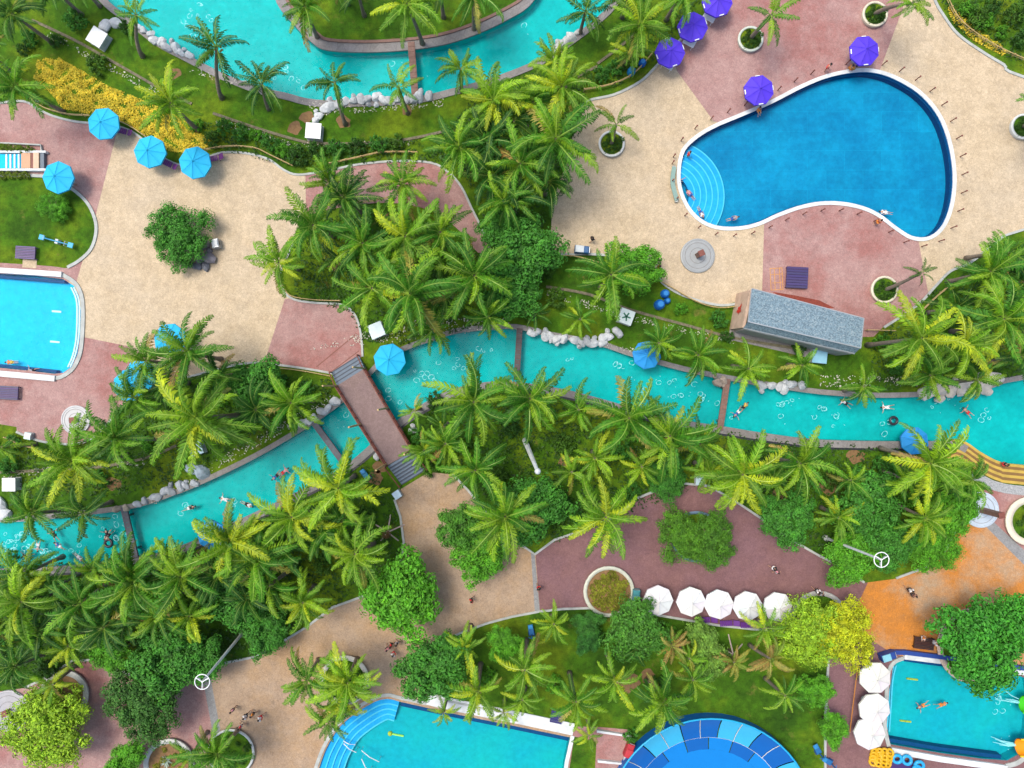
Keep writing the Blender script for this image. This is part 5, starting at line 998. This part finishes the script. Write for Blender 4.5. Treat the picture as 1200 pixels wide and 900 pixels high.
# ---------------------------------------------------------------- people
def skin_mesh(name, verts, edges, radii, mat):
    me = bpy.data.meshes.new(name); me.from_pydata(verts, edges, []); ob = bpy.data.objects.new(name, me); COL.objects.link(ob)
    ob.modifiers.new('Skin', 'SKIN'); sv = me.skin_vertices[0].data
    for i, r_ in enumerate(radii): sv[i].radius = (r_, r_) if not hasattr(r_, '__len__') else r_
    sv[0].use_root = True; ss = ob.modifiers.new('Sub', 'SUBSURF'); ss.levels = 1; ss.render_levels = 1
    dg = bpy.context.evaluated_depsgraph_get(); out = bpy.data.meshes.new_from_object(ob.evaluated_get(dg)); bpy.data.objects.remove(ob); bpy.data.meshes.remove(me)
    out.materials.clear(); out.materials.append(mat); out.polygons.foreach_set('use_smooth', [True] * len(out.polygons)); out.name = name; return out
def pose(kind):
    s = {}                                   # joints of a 1.66 m adult facing -Y
    s['pel'] = (0, 0, .90); s['wai'] = (0, 0, 1.06); s['che'] = (0, 0, 1.26); s['nec'] = (0, 0, 1.42); s['chin'] = (0, -.01, 1.48); s['hea'] = (0, -.015, 1.57); s['top'] = (0, 0, 1.64)
    for k, x in (('l', 1), ('r', -1)):
        s[k + 'sh'] = (.17 * x, 0, 1.35); s[k + 'el'] = (.23 * x, .03, 1.09); s[k + 'wr'] = (.24 * x, -.06, .86); s[k + 'ha'] = (.235 * x, -.09, .77)
        s[k + 'hi'] = (.09 * x, 0, .84); s[k + 'kn'] = (.10 * x, -.01, .47); s[k + 'an'] = (.10 * x, .03, .08); s[k + 'to'] = (.11 * x, -.13, .03)
    if kind == 'walk':
        s['lkn'] = (.1, -.17, .50); s['lan'] = (.1, -.26, .09); s['lto'] = (.1, -.42, .04); s['rkn'] = (-.1, .08, .47); s['ran'] = (-.1, .34, .14); s['rto'] = (-.1, .22, .03)
        s['lel'] = (.23, .14, 1.12); s['lwr'] = (.22, .12, .88); s['lha'] = (.22, .08, .80); s['rel'] = (-.24, -.1, 1.12); s['rwr'] = (-.2, -.3, 1.0); s['rha'] = (-.19, -.38, .98)
    if kind == 'spread':                     # floating on the back
        for k, x in (('l', 1), ('r', -1)):
            s[k + 'el'] = (.42 * x, .03, 1.30); s[k + 'wr'] = (.62 * x, 0, 1.42); s[k + 'ha'] = (.70 * x, -.02, 1.47); s[k + 'kn'] = (.18 * x, -.12, .48); s[k + 'an'] = (.24 * x, -.02, .10); s[k + 'to'] = (.26 * x, -.12, .02)
    if kind == 'sit':
        for k, x in (('l', 1), ('r', -1)):
            s[k + 'hi'] = (.10 * x, -.05, .86); s[k + 'kn'] = (.13 * x, -.45, .88); s[k + 'an'] = (.12 * x, -.47, .47); s[k + 'to'] = (.13 * x, -.62, .42); s[k + 'wr'] = (.16 * x, -.30, .98); s[k + 'ha'] = (.14 * x, -.37, .94); s[k + 'el'] = (.25 * x, -.06, 1.08)
    return s
RAD = dict(pel=.125, wai=.105, che=(.15, .11), nec=.05, chin=.065, hea=.085, top=.05, sh=.058, el=.042, wr=.03, ha=.038, hi=.085, kn=.056, an=.038, to=.034)
def limbset(s, names, edges, grow, name, mat):
    idx = {n: i for i, n in enumerate(names)}; rd = []
    for n in names:
        q = RAD.get(n) or RAD[n[1:]]; rd.append(tuple(c + grow for c in q) if hasattr(q, '__len__') else q + grow)
    return skin_mesh(name, [s[n] for n in names], [(idx[a], idx[b]) for a, b in edges], rd, mat)
PE = {}
for kd in ('stand', 'walk', 'spread', 'sit'):
    s = pose(kd); core = [('pel', 'wai'), ('wai', 'che'), ('che', 'nec'), ('nec', 'chin'), ('chin', 'hea'), ('hea', 'top')]; nm = ['pel', 'wai', 'che', 'nec', 'chin', 'hea', 'top']
    ed = list(core)
    for k in 'lr':
        nm += [k + q for q in ('sh', 'el', 'wr', 'ha', 'hi', 'kn', 'an', 'to')]; ed += [('che', k + 'sh'), (k + 'sh', k + 'el'), (k + 'el', k + 'wr'), (k + 'wr', k + 'ha'), ('pel', k + 'hi'), (k + 'hi', k + 'kn'), (k + 'kn', k + 'an'), (k + 'an', k + 'to')]
    body = limbset(s, nm, ed, 0, 'body', M['skin'])
    s2 = dict(s); 
    for k in 'lr': s2[k + 'el'] = tuple(Vector(s[k + 'sh']).lerp(Vector(s[k + 'el']), .7)); s2[k + 'kn'] = tuple(Vector(s[k + 'hi']).lerp(Vector(s[k + 'kn']), .75))
    s2['nec'] = tuple(Vector(s['che']).lerp(Vector(s['nec']), .55))
    shirt = limbset(s2, ['wai', 'pel', 'che', 'lsh', 'lel', 'rsh', 'rel'], [('wai', 'pel'), ('wai', 'che'), ('che', 'lsh'), ('lsh', 'lel'), ('che', 'rsh'), ('rsh', 'rel')], .022, 'shirt', M['fabric'])
    shorts = limbset(s2, ['pel', 'lhi', 'lkn', 'rhi', 'rkn'], [('pel', 'lhi'), ('lhi', 'lkn'), ('pel', 'rhi'), ('rhi', 'rkn')], .028, 'shorts', M['fabric'])
    hr = MB(); hd = s['hea']; hr.lathe([(0, .13), (.06, .115), (.098, .06), (.105, 0), (.095, -.05)], 12, 0, (hd[0], hd[1] + .02, hd[2])); hair = hr.me('hair', M['hair'], True)
    face = MB()
    for x in (-.032, .032): face.box((x, hd[1] - .088, hd[2] - .005), (.022, .012, .01), 0, 1)
    face.box((0, hd[1] - .093, hd[2] - .035), (.022, .025, .035)); face.box((0, hd[1] - .078, hd[2] - .072), (.045, .012, .01), 0, 1)
    fc = face.me('face', [M['skin'], M['hair']])
    PE[kd] = (body, shirt, shorts, hair, fc)
def person(px, py, kd, ang, shirt, shorts, label, group=None, z=.03, lie=None, sc=1.0):
    root = empty('person', G((px, py), z), 0, label, 'person', group)
    root.rotation_euler = (lie or 0, 0, ang); root.scale = (sc, sc, sc); b = PE[kd]
    link('body', b[0], root); link('hair', b[3], root); link('face', b[4], root)
    if shirt: link('shirt', b[1], root, color=shirt)
    link('shorts', b[2], root, color=shorts or (.03, .03, .05))
wt, bk, rd_, og, bu, pk, yl_, gy_ = (.75, .75, .75), (.02, .02, .025), (.55, .03, .03), (.65, .22, .03), (.03, .1, .35), (.6, .25, .3), (.6, .45, .08), (.3, .3, .32)
def walker(px, py, ang, a, b, label, kd='walk', z=.03, group=None): person(px, py, kd, ang, a, b, label, group, z, None, 1.0)
walker(553, 700, 2.0, rd_, bk, 'person in red shirt walking on tan path above lower lawn')
walker(456, 756, .5, pk, bk, 'person in pink shirt in the group below bright green tree'); walker(463, 762, 2.4, wt, rd_, 'person in white shirt in the group below bright green tree'); walker(467, 750, 4, bk, gy_, 'person in black shirt in the group below bright green tree'); walker(460, 752, 1.2, rd_, bk, 'person in red shirt in the group below bright green tree')
walker(903, 663, 1.0, bk, wt, 'person in black shirt walking over mauve plaza', ); walker(906, 667, 2.2, pk, gy_, 'person in pink shirt beside the black shirted walker on mauve plaza')
walker(953, 689, .6, wt, bk, 'person in white shirt behind the golden tree on mauve paving'); walker(957, 693, 3, gy_, bk, 'person in grey shirt behind the golden tree on mauve paving')
walker(1060, 688, .4, wt, bk, 'person in white shirt and dark shorts on orange paving'); walker(1064, 694, 3.5, (.2, .1, .08), bk, 'person in brown shirt on orange paving')
walker(1078, 744, 0, og, wt, 'person in orange shirt sitting on the dark brown daybed', 'sit', -.32 + .03); walker(1089, 749, 1.3, wt, gy_, 'person in white shirt beside the dark brown daybed', 'stand')
walker(277, 827, .8, pk, bk, 'person in pink shirt standing on tan plaza by the grey band', 'stand'); walker(292, 834, 2, wt, bk, 'person in white shirt and black shorts on tan plaza'); walker(286, 846, 4, rd_, gy_, 'person in red shirt walking toward palm planter on tan plaza'); walker(309, 836, 5, wt, rd_, 'person in white shirt and red shorts on tan plaza'); walker(300, 832, 1, og, bk, 'person in orange shirt on tan plaza')
walker(428, 809, 1.6, wt, bu, 'person in white shirt beside the half round planter', 'stand'); walker(432, 804, 2.6, bu, bk, 'person in blue shirt beside the half round planter', 'stand'); walker(631, 686, .3, bk, rd_, 'person in black shirt on the grey paving joint'); walker(693, 282, 2.1, bk, bk, 'person all in black on beige plaza near blue container')
walker(90, 217, 2, rd_, bu, 'person in red shirt beside the umbrella at lawn kerb', 'stand'); walker(50, 121, 1, rd_, wt, 'person in red shirt in the bed by the bamboo fence', 'stand', 0); walker(770, 315, 1.4, og, rd_, 'person in orange shirt under the round tree at beige plaza', 'stand'); walker(886, 131, .5, og, og, 'person in orange on the kidney pool rim under purple umbrella', 'sit', -.30); walker(993, 83, 2.2, og, og, 'person in orange sitting on kidney pool rim near lone purple umbrella', 'sit', -.30); walker(997, 84, 3.6, (.6, .3, .05), og, 'person in tan and orange sitting on kidney pool rim', 'sit', -.30); walker(966, 83, 1, (.7, .3, .2), rd_, 'person in coral shirt standing above kidney pool rim', 'stand'); walker(1024, 262, 5, (.5, .1, .05), og, 'person in rust shirt below the kidney pool rim', 'stand'); walker(807, 181, 1.2, rd_, rd_, 'child in red on the kidney pool steps', 'stand', -.75)
walker(1137, 553, 1, og, bu, 'person in orange shirt under a palm by the wave steps', 'stand', 0); walker(1172, 543, 2, bk, rd_, 'person in black shirt standing on the ochre wave steps', 'stand', -.3)
LIE = R(-88)
def swimmer(px, py, ang, a, b, label): person(px, py, ('spread', 'walk', 'spread', 'stand')[int(px * 3 + py) % 4], ang, a, b, label, 'swimmers', WZ - .0, LIE, .9)
swimmer(67, 635, .5, bk, bk, 'swimmer in black floating in the river below west bank'); swimmer(39, 647, 2, bk, bu, 'swimmer in black amid the ripple glints at the river start'); swimmer(76, 645, 1, bu, wt, 'swimmer in blue beside a swimmer in white'); swimmer(85, 648, 4, wt, wt, 'swimmer in white near the south river kerb'); swimmer(132, 621, 2.4, (.6, .5, .4), bk, 'swimmer in tan by the slanted crossbeam'); swimmer(126, 636, .2, bk, bk, 'swimmer in black by slanted crossbeam'); swimmer(45, 631, 3, gy_, wt, 'swimmer in pale clothes under the palm fronds at west bank'); swimmer(213, 598, 5, bk, wt, 'lone swimmer in black below the pale boulder row'); swimmer(272, 588, 1.3, wt, wt, 'swimmer in white near the south bank palm'); swimmer(281, 588, 4.3, wt, bk, 'second swimmer in white and black near the south bank palm'); swimmer(330, 552, 2.3, bu, bk, 'swimmer in blue in the river left of footbridge'); swimmer(325, 559, 5.4, pk, rd_, 'swimmer in pink in the river left of footbridge')
swimmer(871, 477, 2.4, bu, wt, 'swimmer in blue below the narrow footway'); swimmer(866, 483, 5.5, yl_, bk, 'swimmer in yellow below the narrow footway'); swimmer(999, 477, 1, wt, bk, 'swimmer in white near the bank palm over river'); swimmer(1049, 477, 1.6, wt, wt, 'swimmer all in white lying across the river'); swimmer(1141, 489, .8, (.3, .2, .15), rd_, 'swimmer in brown near cream boulders')
swimmer(804, 209, 2, (.2, .05, .25), bu, 'swimmer in purple on the kidney pool steps'); swimmer(815, 234, .7, pk, bu, 'swimmer in pink on the kidney pool steps'); swimmer(818, 241, 3.6, wt, bu, 'swimmer in white on the kidney pool steps'); swimmer(851, 258, 5, gy_, bu, 'swimmer in grey beside the kidney pool steps'); swimmer(1047, 250, 1.4, wt, wt, 'swimmer in white in the tip of the kidney pool'); swimmer(1090, 824, 2, (.15, .1, .1), og, 'swimmer in dark top in the play pool'); swimmer(1096, 829, 5, og, og, 'swimmer in orange in the play pool'); swimmer(21, 424, 1.6, og, yl_, 'swimmer in orange and yellow in corner pool'); swimmer(46, 434, 1.6, gy_, bk, 'swimmer in grey at the edge of corner pool')
o_ = tag(MB().torus((0, 0, 0), .38, .15, 20, 8).build('inner_tube', M['rubber'], None, True, G((1048, 493), WZ + .04)), 'black inner tube floating in the river past the white swimmer', 'inner tube')
o_ = tag(MB().torus((0, 0, 0), .38, .15, 20, 8).build('inner_tube', M['rubber'], None, True, G((126, 637), WZ + .0)), 'black inner tube under a swimmer near the slanted crossbeam', 'inner tube')
# ---------------------------------------------------------------- river ripple glints modelled as pale rings, plus foam at the slides (uncountable)
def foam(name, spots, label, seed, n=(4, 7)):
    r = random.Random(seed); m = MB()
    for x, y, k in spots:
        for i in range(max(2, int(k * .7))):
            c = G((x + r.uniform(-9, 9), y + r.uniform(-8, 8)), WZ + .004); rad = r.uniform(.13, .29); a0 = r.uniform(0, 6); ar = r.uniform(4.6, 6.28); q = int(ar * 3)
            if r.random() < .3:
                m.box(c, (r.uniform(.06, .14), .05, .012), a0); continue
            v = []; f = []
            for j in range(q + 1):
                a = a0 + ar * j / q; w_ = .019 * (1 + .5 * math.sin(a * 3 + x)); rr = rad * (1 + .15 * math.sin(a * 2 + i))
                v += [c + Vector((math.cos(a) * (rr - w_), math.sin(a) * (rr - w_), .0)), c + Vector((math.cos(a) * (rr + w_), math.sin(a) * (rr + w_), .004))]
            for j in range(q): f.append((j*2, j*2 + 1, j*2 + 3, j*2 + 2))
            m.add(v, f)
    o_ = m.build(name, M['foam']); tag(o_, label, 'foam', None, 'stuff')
foam('foam_and_glints', [(228,12,8),(222,28,8),(243,20,4),(220,40,5),(335,85,6),(350,97,6),(465,80,3),(318,90,4),(622,32,3),(492,85,2)], 'ripple glints on the upper river water, modelled as pale rings', 1)
foam('foam_and_glints', [(490,442,8),(500,438,6),(536,425,7),(568,408,7),(520,430,3),(463,458,4),(462,468,3),(405,492,3),(400,500,2),(670,428,4),(722,430,6),(733,432,5),(770,441,6),(785,452,4),(800,460,7),(790,466,5),(830,462,6),(815,455,4),(835,470,4),(860,490,4),(920,472,7),(935,470,5),(918,490,4),(963,472,5),(983,492,8),(960,493,4),(1037,497,3),(1036,508,3),(1100,477,7),(1120,472,5),(1155,488,6),(738,440,3),(755,462,5)], 'ripple glints on the lower river water, modelled as pale rings', 2)
foam('foam_and_glints', [(12,632,10),(20,640,12),(30,648,10),(10,650,10),(40,640,8),(55,650,8),(22,655,9),(5,642,8),(50,655,6),(140,612,8),(135,628,6),(142,630,5),(115,626,4),(213,598,7),(280,586,6),(85,647,5),(30,630,6)], 'dense ripple glints at the river start, modelled as pale rings', 3)
foam('foam_and_glints', [(1178,822,8),(1175,828,5),(1182,868,6),(1176,872,5)], 'foam where the water slides pour into play pool', 4)
